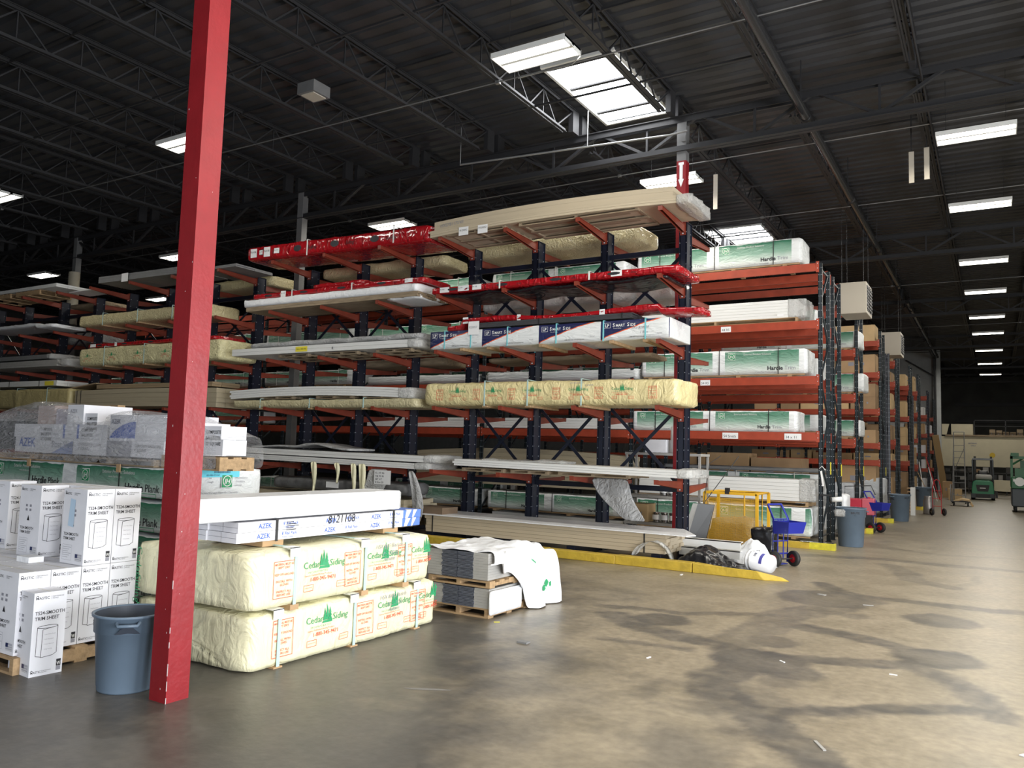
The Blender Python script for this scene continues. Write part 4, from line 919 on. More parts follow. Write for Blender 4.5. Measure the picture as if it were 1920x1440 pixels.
boards(-11.2, -7.3, 17.12, 18.0, 2.3, 2.55, 'white boards on the lower shelf behind the X braces', WHITE, 4, name='white_board_stack', cols=4); boards(-15.3, -11.4, 17.12, 18.0, 2.3, 2.55, 'white boards on the lower shelf behind the second blue bay', WHITE, 4, name='white_board_stack', cols=4)
boards(-13.5, -7.3, 17.2, 17.95, 1.35, 1.78, 'long beige stack seen through the right blue bay', BEIGED, 4, name='tan_board_stack', bow=sagl(.12, 6.2), cols=3)
boards(-13.5, -7.3, 17.2, 17.95, .85, 1.2, 'beige boards under the long beige stack', BEIGED, 4, name='tan_board_stack', cols=4)
mb = MB()
for i in range(5): mb.box(-11, -7.4, 17.2+i*.17, 17.3+i*.17, .05, .17, WHITE)
tag(mb.build('white_floor_rails'), 'white rails on the floor under the middle bundle', 'rails')
for x0, x1, z0, h, lab in [(-15.4, -11.6, 4.6, .5, 'upper shelf behind the red and white bundles'), (-19.6, -15.9, 5.8, .55, 'top shelf beyond the third blue bay'), (-19.6, -15.9, 4.6, .55, 'upper shelf beyond the third blue bay'),
                           (-19.6, -15.9, 3.44, .5, 'middle shelf beyond the third blue bay'), (-23.8, -20.0, 4.6, .6, 'upper shelf seen at the far left'), (-23.8, -20.0, 3.44, .5, 'middle shelf at the far left'),
                           (-27.8, -24.2, 4.6, .6, 'upper shelf at the left edge'), (-27.8, -24.2, 3.44, .5, 'middle shelf at the left edge'), (-23.8, -20, 2.28, .45, 'lower shelf at the far left'), (-19.6, -15.9, .2, .5, 'floor beyond the third blue bay'), (-11.1, -7.5, 4.6, .5, 'upper shelf behind the red and black bundle')]:
    hb(x0, x1, 0, z0, h, 'green-printed bundle in the first orange rack, '+lab, 1)
for x0, x1, z0, h, lab in [(-6.9, -3.4, 4.6, .5, 'upper shelf, showing above the white stack'), (-6.9, -3.35, 3.44, .55, 'middle shelf, peeking over the handwritten one'), (-7.0, -3.3, 2.28, .45, 'lower shelf at the rack end'), (-7.0, -3.3, .9, .5, 'above the white trim stack, a green band'), (-7.0, -3.3, .08, .6, 'floor at the rack end'), (-11.1, -7.5, .8, .5, 'low, behind the beige stacks'), (-11.1, -7.4, 3.44, .5, 'middle shelf, second from the aisle'),
                           (-11.1, -7.4, 5.8, .5, 'top shelf, second from the aisle'), (-15.3, -11.6, 3.44, .5, 'middle shelf, third from the aisle'), (-15.3, -11.6, .3, .5, 'floor, third from the aisle')]:
    hb(x0, x1, 1, z0, h, 'green-printed bundle in the second orange rack, '+lab, 1)
wrapped(-6.9, -3.25, 18.5, 19.4, .93+.5, 1.5+.02, GREYB, 'grey cover sheet on the bundles of the second orange rack', seed=9, amp=.01)
# third row and beyond: bundles and cartons
hb(-6.6, -3.0, 2, 4.6, .5, 'green-printed bundle in the third orange rack, upper shelf', 1); hb(-6.6, -2.9, 2, 3.44, .55, 'green-printed bundle in the third orange rack, middle shelf', 1); hb(-6.6, -3.0, 2, 2.28, .5, 'green-printed bundle in the third orange rack, lower shelf', 1)
wrapped(-4.6, -3.1, 22.1, 22.95, .12, 1.15, mat('grey_white_wrap', (.5, .52, .54), .35, bump=.5, bscale=6, dist=2), 'big grey-white wrapped block on the floor of the third orange rack', seed=12)
wrapped(-3.3, -2.95, 19.5, 20.1, .05, .95, WHITEB, 'white plastic-wrapped packs standing by the red cart', seed=13)
def carton(x0, x1, y0, y1, z0, z1, lab, M=KRAFT, group=None, ink=True):
    mb = MB(); w, d, h = x1-x0, y1-y0, z1-z0; mb.box(0, w, 0, d, 0, h, M)
    mb.box(0-.001, w+.001, d*.48, d*.52, h, h+.002, BEIGE)
    if ink: f = lambda u, v: (u, -.003, v); mb.rect(w*.3, w*.45, h*.4, h*.6, f, GREYINK); mb.rect(w*.65, w*.72, h*.42, h*.56, f, GREYINK)
    return tag(mb.build('cardboard_carton', bevel=0, loc=(x0, y0, z0)), lab, 'carton', group)
rd = random.Random(5)
K2 = mat('dark_kraft_cardboard', (.34, .22, .12), .8, var=.15); K3 = mat('pale_kraft_cardboard', (.6, .42, .22), .8, var=.1)
ROWS = {2: (22.07, [0, 2.28, 3.44]), 3: (27.07, [.0, 2.28, 3.35, 4.5, 5.5]), 4: (31.62, [0, 1.75, 2.5, 3.6, 4.6, 5.35]), 5: (36.92, [0, 1.75, 2.4, 3.6, 4.9]), 6: (41.22, [0, 1.6, 2.8, 4.0, 5.0]), 7: (47.02, [0, 1.4, 2.2, 3.2, 4.2]), 8: (52.02, [0, 1.4, 2.4, 3.4])}
SHN = ['on the floor', 'on the lowest shelf', 'on the second shelf', 'on the third shelf', 'on the fourth shelf', 'on the top shelf']
for r, (y, lv) in ROWS.items():
    for li, z in enumerate(lv):
        zz = [q for q in lv if q > z]; room = (zz[0]-z-BEAMH-.15) if zz else {3: .55, 5: .9, 4: .35, 6: .9}.get(r, .6)
        if r == 2 and li != 0: room = 0 if li else room
        if room < .25: continue
        x = -3.2; k = 0; nmax = 4 if r < 5 else 2
        while x > -3.2-(5 if r < 5 else 2.6) and k < nmax:
            w = rd.uniform(.55, 1.5) if not (r == 3 and li == 4) else 2.2; h = rd.uniform(.55, .98)*room
            M = rd.choice([KRAFT, K2, K3, KRAFT]) if r < 7 else rd.choice([CARTON, WHITE, KRAFT])
            if not (r == 2 and li == 0 and k == 0):
                n = 2 if h > .7 else 1
                for q in range(n):
                    carton(x-w, x, y+.03, y+.9, z+h*q/n+.003, z+h*(q+1)/n, '%s carton %s, %s orange rack, %s from the aisle%s' % ({'KRAFT': 'brown'}.get(M.name, 'brown' if M in (KRAFT,) else 'dark brown' if M is K2 else 'light brown' if M is K3 else 'white'), SHN[min(li, 5)], ROWN[r], ORD[k] if k else 'nearest', '' if n == 1 else (', lower' if q == 0 else ', upper')), M, 'cartons in the rear orange racks')
            x -= w+.06; k += 1
wrapped(-3.55, -3.0, 27.1, 27.9, .1, 1.2, MATS['grey_white_wrap'], 'white-grey wrapped block on the floor of the fourth orange rack', seed=15)
mb = MB(); mb.box(0, .13, 0, .3, 0, .9, WHITE); 
for i in range(8): mb.box(-.1, .0, .0, .3, .08+i*.11, .12+i*.11, K2)
tag(mb.build('leaning_white_panel', loc=(-2.4, 29.0, 0)), 'white slatted panel standing on end beside the second aisle trash can', 'panel')
carton(-3.0, -2.45, 30.5, 31.1, 0, .55, 'brown carton on the floor behind the white slatted panel', K3); pallet(-3.1, -2.4, 30.4, 31.4, .0, .0+.1, 'wooden pallet at the aisle under nothing', 'x') if 0 else None
# yellow label cards and guards on the rack ends
for i, (x, y, z) in enumerate([(-3.0, 18.05, 1.55), (-3.0, 19.42, 1.5), (-3.0, 23.0, 1.45), (-3.0, 28.0, 1.4)]):
    mb = MB(); mb.box(0, .012, -.03, .03, -.13, .13, YELLOWP); tag(mb.build('yellow_marker', loc=(x-.01, y-.05, z)), 'yellow marker strip on a rack upright, %s from the camera' % ORD[i], 'marker')
for i, (x, y, lab) in enumerate([(-3.4, 16.3, 'first'), (-2.95, 20.75, 'second'), (-2.9, 24.75, 'third'), (-2.6, 32.4, 'fourth')]):
    mb = MB(); L = 1.1 if i == 0 else .35
    mb.box(-L, .28, 0, .16, 0, .12, CURB); mb.box(.28, .42 if i else .75, .01, .15, 0, .13, CURBS); mb.box(.1, .42 if i else .72, .02, .14, .13, .135, CHROME)
    tag(mb.build('yellow_rack_guard', loc=(x, y, 0), bevel=.01), 'yellow guard block at the foot of the orange racks, %s along the aisle' % lab, 'rack guard')

# ================================================================== THE FOREGROUND STACKS
def floor_pallet_boards():
    pass
# two cream siding bundles, long sides facing the aisle
def cedar_floor(z0, H_, y0, L, lab, seed, prints, warn, straps, hx):
    t = thing('cedar_siding_bundle', lab, 'siding bundle', (-5.53, y0, z0), PI/2, 'cream printed siding bundles stacked on the floor')
    D = 1.42; mb = MB()
    f = wrap(mb, L, D, H_, CREAM, .026, .05, seed, .045, .03, 1.1)
    for x in prints: cedar_print(mb, f, x, .16, .9)
    for x in warn: cedar_warn(mb, f, x, .08, 1.05)
    mb.text('HSX 8(07) Backrib', .05, f, GREYINK, hx, H_-.08, shear=.3); mb.text('Pc 820770', .05, f, GREYINK, hx+.1, H_-.15, shear=.3); mb.text('Autumn', .05, f, GREYINK, hx+.12, H_-.2, shear=.3)
    e = lambda u, v: (-.035, u, v)
    mb.text('Cedar', .1, lambda u, v: (-.075, .62-v, .4-u), GREEN_INK, 0, 0); mb.text('Siding', .1, lambda u, v: (-.075, .62-v, .17-u), GREEN_INK, 0, 0)
    mb.build('wrapping', t)
    strap(t, straps, D, H_, STRAPG, .03)
    for x in straps:
        b = MB(); b.box(x-.045, x+.045, -D/2-.02, D/2+.02, -.03 if z0 > .1 else .0, .012, KRAFT); b.build('batten', t)
        c = MB(); c.box(x-.07, x+.03, -D/2-.024, -D/2-.016, H_-.05, H_+.025, PAPER); c.box(x-.07, x+.03, -D/2-.024, -D/2+.07, H_+.018, H_+.026, PAPER); c.build('edge_protector', t)
    return t
cedar_floor(.0, .43, 4.22, 2.3, 'lower cream siding bundle on the floor, company name and tree printed on it', 101, [.55, 1.42, 2.02], [.2, 1.15, 1.9], [.26, 1.12, 2.0], 1.45)
cedar_floor(.455, .44, 4.2, 2.2, 'upper cream siding bundle carrying the white rail cartons', 102, [.5, 1.28, 1.9], [.2, .98, 1.7], [.42, 1.25, 1.82], 1.38)
# rail cartons: three by two
pr = thing('rail_carton', 'white rail carton with blue lettering', 'carton', (0, 0, 0), PI/2)
def rail_box():
    mb = MB(); L, w, h = 2.3, .172, .078; mb.box(0, L-.28, -w/2, w/2, 0, h, CARTON)
    mb.box(L-.28, L, -w/2, w/2, 0, h, mat('blue_carton_print', (.1, .2, .62), .5))
    f = lambda u, v: (u, -w/2-.0015, v)
    for x in (.2, .95, 1.55, 2.02):
        if x < 1.9: mb.text('AZEK', .055, f, BLUE_INK, x, .022, bold=.02); mb.text("8' Rail Pack", .036, f, BLUE_INK, x+.26, .036, bold=.015); mb.text('Premier Railing', .02, f, BLUE_INK, x+.26, .012); mb.text('building products', .012, f, BLUE_INK, x+.02, .008)
    for a, b in ((2.05, 2.09), (2.16, 2.18)): mb.poly([(a, 0), (b, 0), (b+.06, h), (a+.02, h)], f, CARTON)
    g = lambda u, v: (u, v, h+.0015)
    mb.poly([(2.06, -w/2), (2.2, -w/2), (2.15, 0)], g, CARTON)
    for x in (-.0015,): mb.add([(x, w/2-.005, h*.48), (x, -w/2+.005, h*.48), (x, -w/2+.005, h*.52), (x, w/2-.005, h*.52)], [(0, 1, 2, 3)], GREYINK)
    return mb
pr_m = rail_box().build('carton_body', pr)
pos = []
for j in range(2):
    for i in range(3):
        lab = 'white rail carton printed in blue, %s layer, %s' % (('bottom', 'top')[j], ('facing the aisle', 'in the middle', 'farthest from the aisle')[i])
        o = pr if (i, j) == (0, 0) else copy_tree(pr, (0, 0, 0)); o['label'] = lab; o['group'] = 'white rail cartons on the cream bundles'
        o.location = (-5.136-i*.176, 4.22+[0, .01, -.008][i]+.012*j, .955+j*.081)
for i, y in enumerate((4.62, 6.1)):
    mb = MB(); a, b, z0, z1 = -5.58, -5.045, .945, 1.12
    mb.box(b, b+.004, y-.012, y+.012, z0, z1, STRAPK); mb.box(a-.004, b+.004, y-.012, y+.012, z1, z1+.004, STRAPK); mb.box(a-.004, a, y-.012, y+.012, z0, z1, STRAPK)
    tag(mb.build('black_strap'), 'black strap round the rail cartons, %s end' % ('near', 'blue')[i], 'strap')
    mb = MB(); mb.box(-5.7, -5.07, y-.12, y+.1, .905, .95, KRAFT); tag(mb.build('wood_spacer'), 'wood spacer under the rail cartons, %s end' % ('near', 'blue')[i], 'spacer')
p = MB(); f = lambda u, v: (-5.044, u, v); p.text('8121108', .1, f, INK, 5.2, 1.05, shear=.15)
for i in range(5): p.rect(4.72, 4.8+.03*(i % 3), 1.09-i*.016, 1.096-i*.016, f, INK)
tag(p.build('marker_numbers'), 'handwritten number on the side of the rail cartons', 'handwriting')
mb = MB(); mb.box(-.21, .21, 0, 2.35, 0, .18, WHITEB); mb.box(-.2, .2, 2.35, 2.38, .0, .17, CLEARB); mb.box(-.211, .211, .01, 2.34, .085, .088, GREYINK) if 0 else None
tag(mb.build('long_white_carton', bevel=.01, loc=(-5.27, 3.86, 1.13)), 'long plain white carton lying on top of the rail cartons', 'carton')

# cartons of trim sheet
def trim_carton(name='trim_sheet_carton'):
    w, d, h = .325, .232, .6; mb = MB(); mb.box(-w, 0, 0, d, 0, h, CARTON)
    mb.box(-w*.98, -w*.02, d*.47, d*.53, h, h+.0015, mat('tape', (.6, .57, .5), .3))
    f = lambda u, v: (.0015, u, v)          # +x face
    def logo(f, x, z, s, wide):
        mb.text('MASTIC', s, f, INK, x, z, bold=.01, wmax=wide*.5); mb.line([(x, z+s*.75), (x+s*.35, z+s*1.05), (x+s*.7, z+s*.75)], .004, f, INK)
        mb.line([(x+wide*.53, z-.005), (x+wide*.53, z+s*.8)], .002, f, GREYINK); mb.text('PERFORMANCE', s*.42, f, INK, x+wide*.56, z+s*.4, wmax=wide*.42); mb.text('METALS', s*.42, f, INK, x+wide*.56, z-.002, wmax=wide*.3)
    def roll(f, x, z, W_, H_):
        el = [(x+W_*.5+W_*.48*math.cos(a*PI/10), z+H_*.93+H_*.045*math.sin(a*PI/10)) for a in range(21)]; mb.line(el, .0035, f, INK)
        mb.line([(x+.02*W_, z+H_*.93), (x, z+.06*H_), (x+.25*W_, z+.02*H_)], .0035, f, INK); mb.line([(x+.98*W_, z+H_*.93), (x+.98*W_, z+.1*H_), (x+.8*W_, z+.03*H_), (x+.25*W_, z), (x+.28*W_, z+.85*H_), (x+.85*W_, z+.9*H_)], .0035, f, INK)
        for i, t in enumerate(('Low Gloss Finish', 'Fade Resistant', 'Color Matched', 'Long Lasting')): mb.text('- '+t, .011, f, GREYINK, x+.34*W_, z+H_*(.68-.15*i), wmax=.58*W_)
    logo(f, .012, h-.05, .028, d*.9); mb.text('TS24-SMOOTH', .036, f, INK, .014, h-.16, bold=.012, wmax=d*.9); mb.text('TRIM SHEET', .036, f, INK, .014, h-.2, bold=.012, wmax=d*.74)
    roll(f, .035, .13, .15, .235); logo(f, .01, .022, .022, d*.62)
    mb.rect(d-.045, d-.012, .05, .1, f, INK); mb.text('W', .035, lambda u, v: (.003, u, v), WHITE, d-.0285, .058, bold=.02, align='c', wmax=.026); mb.rect(d-.045, d-.012, .02, .048, f, GREYINK)
    g = lambda u, v: (-w+u, -.0015, v)      # -y face
    logo(g, .02, h-.05, .026, w*.75); mb.text('TS24-SMOOTH', .032, g, INK, .03, .225, bold=.012, wmax=w*.8); mb.text('TRIM SHEET', .032, g, INK, .03, .19, bold=.012, wmax=w*.66)
    mb.poly([(.13, .3), (.17, .3), (.15, .345)], g, INK); mb.frame(.03, .16, .03, .15, .0015, g, GREYINK)
    for i in range(6): mb.rect(.035, .15-.02*(i % 3), .13-i*.016, .133-i*.016, g, GREYINK)
    for i in range(4): mb.rect(.1+.06*(i % 2), .13+.06*(i % 2), .38+.035*(i//2), .4+.035*(i//2), g, GREYINK)
    mb.rect(w-.11, w-.02, .03, .085, g, mat('grey_flag_print', (.45, .45, .5), .6)); mb.rect(w-.11, w-.075, .055, .085, lambda u, v: (-w+u, -.003, v), NAVY_INK)
    for i in range(3): mb.rect(w-.11 if i < 2 else w-.075, w-.02, .034+i*.016, .038+i*.016, lambda u, v: (-w+u, -.003, v), WHITE)
    return mb
tc0 = trim_carton().build('trim_sheet_carton')
tag(tc0, '', 'carton', 'white trim sheet cartons'); used = [False]
def tcart(x, y, z, lab, rz=0):
    o = tc0 if not used[0] else tc0.copy()
    if used[0]: C.objects.link(o)
    used[0] = True; o.location = (x, y, z); o.rotation_euler = (0, 0, rz); o['label'] = lab; return o
tcart(-6.0, 3.23, 0, 'white trim sheet carton standing alone on the floor in front of the pallet', -.06)
tc0.scale = (1, 1, 1)
ypos = [3.215, 3.452, 3.69, 3.927]; yn = ['nearest the camera', 'second from the camera', 'third from the camera', 'farthest from the camera']
xc = [(-6.2, 'first column'), (-6.53, 'second column left'), (-6.87, 'third column left'), (-7.2, 'fourth column left'), (-7.54, 'fifth column left'), (-7.88, 'sixth column left')]
for ci, (x, cn) in enumerate(xc):
    for yi, y in enumerate(ypos):
        if ci > 1 and yi > 1 and ci not in (2, 3, 4, 5): continue
        tcart(x, y, .125, 'white trim carton, lower layer, %s, %s' % (cn, yn[yi]))
for x, y, lab in [(-6.2, 3.69, 'right front carton, with the blue sticker'), (-6.2, 3.927, 'right rear carton'), (-6.87, 3.69, 'front carton left of the gap'), (-6.87, 3.927, 'carton behind the one left of the gap'), (-6.535, 3.927, 'carton at the back of the gap'), (-7.6, 3.8, 'carton with a shadowed side, farther left'), (-8.0, 3.62, 'carton cut by the left edge of the photo')]:
    tcart(x, y, .728, 'white trim sheet carton, upper layer, '+lab)
mb = MB(); f = lambda u, v: (u, 3.6865, v); mb.poly([(-6.44, 1.03), (-6.36, 1.02), (-6.35, 1.24), (-6.42, 1.25)], f, mat('pale_blue_sticker', (.5, .65, .8), .5)); tag(mb.build('blue_sticker'), 'pale blue shipping sticker on the upper right front carton', 'sticker')
pallet(-7.3, -6.14, 3.19, 4.2, 0, .12, 'wooden pallet under the white trim sheet cartons', 'x'); pallet(-8.35, -7.35, 3.19, 4.2, 0, .12, 'wooden pallet under the leftmost trim sheet cartons', 'x')
mb = MB(); mb.box(-.09, .09, -.06, .06, 0, .045, WHITEB); tag(mb.build('small_white_block', loc=(-6.72, 3.56, .727)), 'small white carton flap lying on the lower cartons in the gap', 'flap')

# green-printed plank bundles behind: long printed side towards the camera, white ends towards the aisle
JX = -7.35
FILMW = mat('white_film_wrap', (.74, .76, .76), .3, bump=.7, bscale=5, dist=2, stretch=(.6, 1, 1.8))
for k in range(4):
    lab = ('lowest', 'second lowest', 'second highest', 'topmost')[k]
    t = thing('plank_bundle', lab+' green-printed plank bundle with a white end, behind the foreground column', 'siding bundle', (JX-5.7, 5.875, k*.36), 0, 'green-printed plank bundles'); mb = MB(); L = 5.7; Hh = .33; f = wrap(mb, L, 1.15, Hh, PLANKW, .012, .03, k*7+81, .06, .02)
    for i in range(3):
        x = i*1.9; jk_logo(mb, f, x+.22, Hh*.4, Hh*.45); mb.text('Exterior Product Solutions', .055, f, WHITE, x+.62, Hh*.74); mb.text('www.hardie.com', .035, f, WHITE, x+.75, Hh*.6)
        x2 = x+1.05; mb.text('Hardie', .12, f, INK, x2, Hh*.2, bold=.02); mb.text('Plank', .12, f, INK, x2+.36, Hh*.2); mb.frame(x2+.3, x2+.56, Hh*.03, Hh*.15, .006, f, GREEN_INK)
    q = None
    if k == 3:
        e = lambda u, v, off=0: (L+.035+off, -.575+u, v); jk_logo(mb, lambda u, v, o=.002: e(u, v, o), .56, .12, .15)
        mb.text('Resists Damage from the Elements', .035, e, GREYINK, .3, .06)
        for w_, a_, b_ in (('Maintenance', .76, .22), ('Durability', .76, .18), ('Design', .76, .14), ('Low', .38, .22), ('Tough', .38, .18)): mb.text(w_, .032, e, GREYINK, a_, b_)
        for i in range(6): mb.poly([(.3+i*.1+.018*math.cos(a*PI/3+i), .025+.018*math.sin(a*PI/3+i)) for a in range(5)], e, INK)
        q = MB(); q.rect(.28, .8, .24, .325, lambda u, v: e(u, v, .006), CYANP); q.text('820-908-4733243', .024, lambda u, v: e(u, v, .008), NAVY_INK, .36, .255)
        for i in range(18): q.rect(.46+i*.012, .466+i*.012, .285, .315, lambda u, v: e(u, v, .008), NAVY_INK)
    mb.build('wrapping', t, loc=(0, 0, .03))
    if q: q.build('cyan_label', t, loc=(0, 0, .03))
    strap(t, [1.0, 2.9, 4.75], 1.15, Hh, STRAPK, .012, .03)
    for x in (1.0, 2.9, 4.75):
        c = MB(); c.box(x-.035, x+.035, -.61, -.6, Hh-.04, Hh+.05, KRAFT); c.build('edge_protector', t)
        MB().box(x-.05, x+.05, -.55, .55, 0, .03, WOOD).build('batten', t)

# shrink-wrapped carton pallets on top of the plank bundles
SQ = .84375
def qz(z): return 1.75+(z-1.75)*SQ
ZP = 1.442
pallet(-11.053, -9.492, 5.35, 6.40, ZP, .08, 'wooden pallet under the left shrink-wrapped cartons', 'x'); pallet(-9.408, -7.720, 5.30, 6.40, ZP, .08, 'wooden pallet under the middle shrink-wrapped cartons', 'x', M=WOODG); pallet(-7.68, -6.73, 5.36, 5.8, ZP, .14, 'wooden pallet under the right shrink-wrapped cartons', 'x')
def pcart(x0, x1, y0, y1, z0, z1, lab, paint=None, M=CARTON, sq=True):
    if sq: x0, x1, y0, y1, z0, z1 = x0*SQ, x1*SQ, y0-1.0, y1-1.0, max(qz(z0), ZP+.082), qz(z1)
    w, d, h = x1-x0, y1-y0, z1-z0; mb = MB(); mb.box(0, w, 0, d, 0, h, M); mb.box(0, w, d*.47, d*.53, h, h+.002, PAPER)
    if paint: paint(mb, lambda u, v, o=.003: (u, -o, v), w, h)
    return tag(mb.build('railing_carton', loc=(x0, y0, z0), bevel=.004), lab, 'carton', 'shrink-wrapped white cartons')
def p_sleeve(mb, f, w, h): mb.text('AZEK', .15, f, BLUE_INK, .1, h*.4, bold=.02); mb.text('Post Sleeve', .12, f, GREYINK, .85, h*.38, wmax=.8); mb.poly([(w-.45, 0), (w, 0), (w, h*.85), (w-.2, h*.5)], f, mat('pale_blue_print', (.3, .36, .6), .5))
def p_swoosh(mb, f, w, h):
    mb.text('AZEK', .07, f, NAVY_INK, .03, h-.1, bold=.02); mb.text('4x4 Sleeve', .03, f, GREYINK, .03, h-.17)
    mb.poly([(0, .02), (w, .02)]+[(w*(1-i/6), .02+(h*.66)*math.cos((i/6)*PI/2)**.7 if i < 6 else .02) for i in range(6)], f, BLUE_INK)
def p_stripe(mb, f, w, h): mb.rect(w-.05, w-.01, .0, h, f, BLUE_INK); mb.text('6 pcs', .04, f, GREYINK, .04, .04)
def p_txt(mb, f, w, h):
    for i, t in enumerate(('COMPOSITE', 'BALUSTER', '32" SQUARE')): mb.text(t, .05, f, INK, .04, h-.08-.06*i, bold=.01, wmax=w*.85)
def p_dark(mb, f, w, h): mb.rect(0, w*.45, 0, h*.95, f, GREYINK); mb.text('Deckorators', .05, lambda u, v: f(u, v, .005), WHITE, .05, h*.6, wmax=w*.35); mb.text('AZEK', .06, lambda u, v: f(u, v, .005), WHITE, .1, h*.2, bold=.02); mb.text('COMPOSITE BALUSTERS', .045, f, INK, w*.5, h*.6, wmax=w*.45); mb.text('4" SQUARE', .045, f, INK, w*.5, h*.35)
def p_grey(mb, f, w, h): mb.text('COMPOSITE BALUSTER', .05, f, GREYINK, w*.15, h*.55, wmax=w*.7); mb.text('4" SQUARE', .05, f, GREYINK, w*.15, h*.3)
pcart(-12.75, -11.2, 6.4, 7.2, 1.5, 1.72, 'long post sleeve carton at the bottom left of the shrink-wrapped pile', p_sleeve)
xs = [-12.8, -12.1, -11.75, -11.4, -11.05, -10.72, -10.4]
for i in range(6): pcart(xs[i], xs[i+1]-.01, 6.4, 7.1, 1.722, 1.92, 'white carton in the second layer of the shrink-wrapped pile, %s from the left' % (('first',)+tuple(ORD[1:]))[i], p_stripe if i in (2, 3) else p_txt if i in (1, 4) else None)
pcart(-12.4, -11.95, 6.5, 7.1, 1.922, 2.2, 'pale carton near the top left of the shrink-wrapped pile', None, mat('faded_pink_carton', (.55, .42, .38), .7)); pcart(-11.9, -11.45, 6.5, 7.0, 1.922, 2.15, 'carton with a faint print on top of the shrink-wrapped pile', None, mat('faded_lilac_carton', (.5, .45, .52), .7))
pcart(-11.35, -10.95, 6.38, 7.0, 1.922, 2.2, 'topmost white carton of the left shrink-wrapped pile', lambda mb, f, w, h: mb.text('AZEK', .06, f, GREYINK, .06, h*.6)); pcart(-10.94, -10.65, 6.4, 7.0, 1.922, 2.08, 'white baluster carton stepping down right of the top carton', p_txt)
mb = MB(); mb.box(-10.7, -9.4, 5.9, 6.0, 2.13, 2.16, WOOD); tag(mb.build('wood_plank'), 'wood plank showing behind the top of the shrink-wrapped cartons', 'plank')
pcart(-11.15, -10.35, 6.38, 7.2, 1.5, 1.72, 'baluster carton under plastic left of the dark label', p_grey); pcart(-10.34, -9.1, 6.38, 7.2, 1.5, 1.72, 'carton with a dark grey printed label, second pile', p_dark)
pcart(-10.3, -9.72, 6.38, 7.0, 1.722, 2.06, 'carton with the blue swoosh beside the foreground column', p_swoosh); pcart(-9.7, -9.0, 6.38, 7.0, 1.722, 2.06, 'plain white carton right of the blue swoosh')
for i in range(2): pcart(-7.45+i*.355, -7.1+i*.355, 5.4, 5.7, 1.6, 1.76, 'white carton right of the foreground column, lower row, %s one' % ('left', 'right')[i], sq=False)
pcart(-7.4, -7.08, 5.4, 5.75, 1.763, 1.93, 'carton with black print right of the foreground column', lambda mb, f, w, h: mb.rect(.0, w*.6, .02, h*.9, f, GREYINK), sq=False); pcart(-7.06, -6.78, 5.4, 5.72, 1.763, 1.9, 'upper baluster carton right of the foreground column', p_txt, sq=False)
carton(-8.4, -7.62, 6.45, 7.2, 1.405+.1-.1, 1.405+.09, 'low brown carton under the right white cartons', K3) if 0 else None
def film(x0, x1, z0, top, lab, seed):
    mb = MB(); n = 26; vs = []; cols = 9; y0, y1 = 5.32, (6.4 if x0 < -9 else 5.9)
    for i in range(n+1):
        x = x0+(x1-x0)*i/n; h = top(i/n)
        path = [(y0-.03, z0), (y0-.035, z0+(h-z0)*.33), (y0-.03, z0+(h-z0)*.66), (y0-.01, h-.03), (y0+.08, h), (y0+.5, h+.02), (y1-.05, h-.02), (y1, h-.15), (y1, z0)]
        for k, (yy, zz) in enumerate(path): d = nz((x*1.5, yy*2, zz*3), 2, seed)*.05; vs.append((x, yy-max(d, -.01)*(k < 4), zz+d*(k > 2)))
    fs = [(i*cols+k, i*cols+k+1, (i+1)*cols+k+1, (i+1)*cols+k) for i in range(n) for k in range(cols-1)]
    mb.add(vs, fs, FILM, True); o = mb.build('stretch_film'); s = o.modifiers.new('s', 'SUBSURF'); s.levels = s.render_levels = 1; return tag(o, lab, 'stretch film')
film(-11.3, -8.72, 1.46, lambda t: 1.93+.25*math.sin(min(max(t*1.25, 0), 1)*PI)**.6 if t < .8 else 1.95, 'clear stretch film wrapped over the left pile of white cartons', 3)
film(-8.7, -6.7, 1.46, lambda t: 2.04 if t < .5 else 2.04-.5*(t-.5), 'clear stretch film wrapped round the right pile of white cartons', 5)
mb = MB(); mb.bar((-10.5, 4.9, 1.16), (-8.9, 4.6, .93), .09, .09, WOODG); mb.bar((-10.3, 4.7, 1.13), (-8.9, 4.4, .9), .08, .05, WOODG); 

# ================================================================== SIDING PILE UNDER THE WHITE TARP
def siding_stack(x0, x1, y0, y1, z0, z1, n, lab):
    t = thing('siding_panel_stack', lab, 'siding stack', (x0, y0, z0)); W_, D_, H_ = x1-x0, y1-y0, z1-z0; rd = random.Random(n)
    mb = MB(); h = H_/n
    for i in range(n):
        a = rd.uniform(-.004, .008); mb.box(.0, W_*.24+a, 0, D_, i*h, (i+1)*h-.001, CEM); mb.box(W_*.76-a, W_, 0, D_, i*h, (i+1)*h-.001, CEM)
    mb.build('light_boards', t); mb = MB()
    for i in range(n*2):
        a = rd.uniform(-.006, .006); b = rd.uniform(-.01, .004)
        mb.box(W_*.24+a, W_*.495, b, D_, i*h/2, (i+1)*h/2-.0035, SLATE); mb.box(W_*.505, W_*.76+a, b, D_, i*h/2, (i+1)*h/2-.0035, SLATE)
    mb.build('dark_board_ends', t); return t
siding_stack(-5.27, -4.5, 7.02, 7.85, .1, .3, 7, 'lower stack of slate-ended siding on the floor by the yellow curb'); pallet(-5.27, -4.5, 7.02, 7.85, 0, .1, 'wooden pallet under the slate-ended siding', 'x')
pallet(-5.27, -4.48, 7.0, 8.05, .31, .07, 'wooden pallet between the two slate-ended stacks', 'x'); siding_stack(-5.3, -4.52, 7.02, 8.05, .385, .66, 10, 'upper stack of slate-ended siding half under the white tarp')
mb = MB(); nx, ny = 34, 40
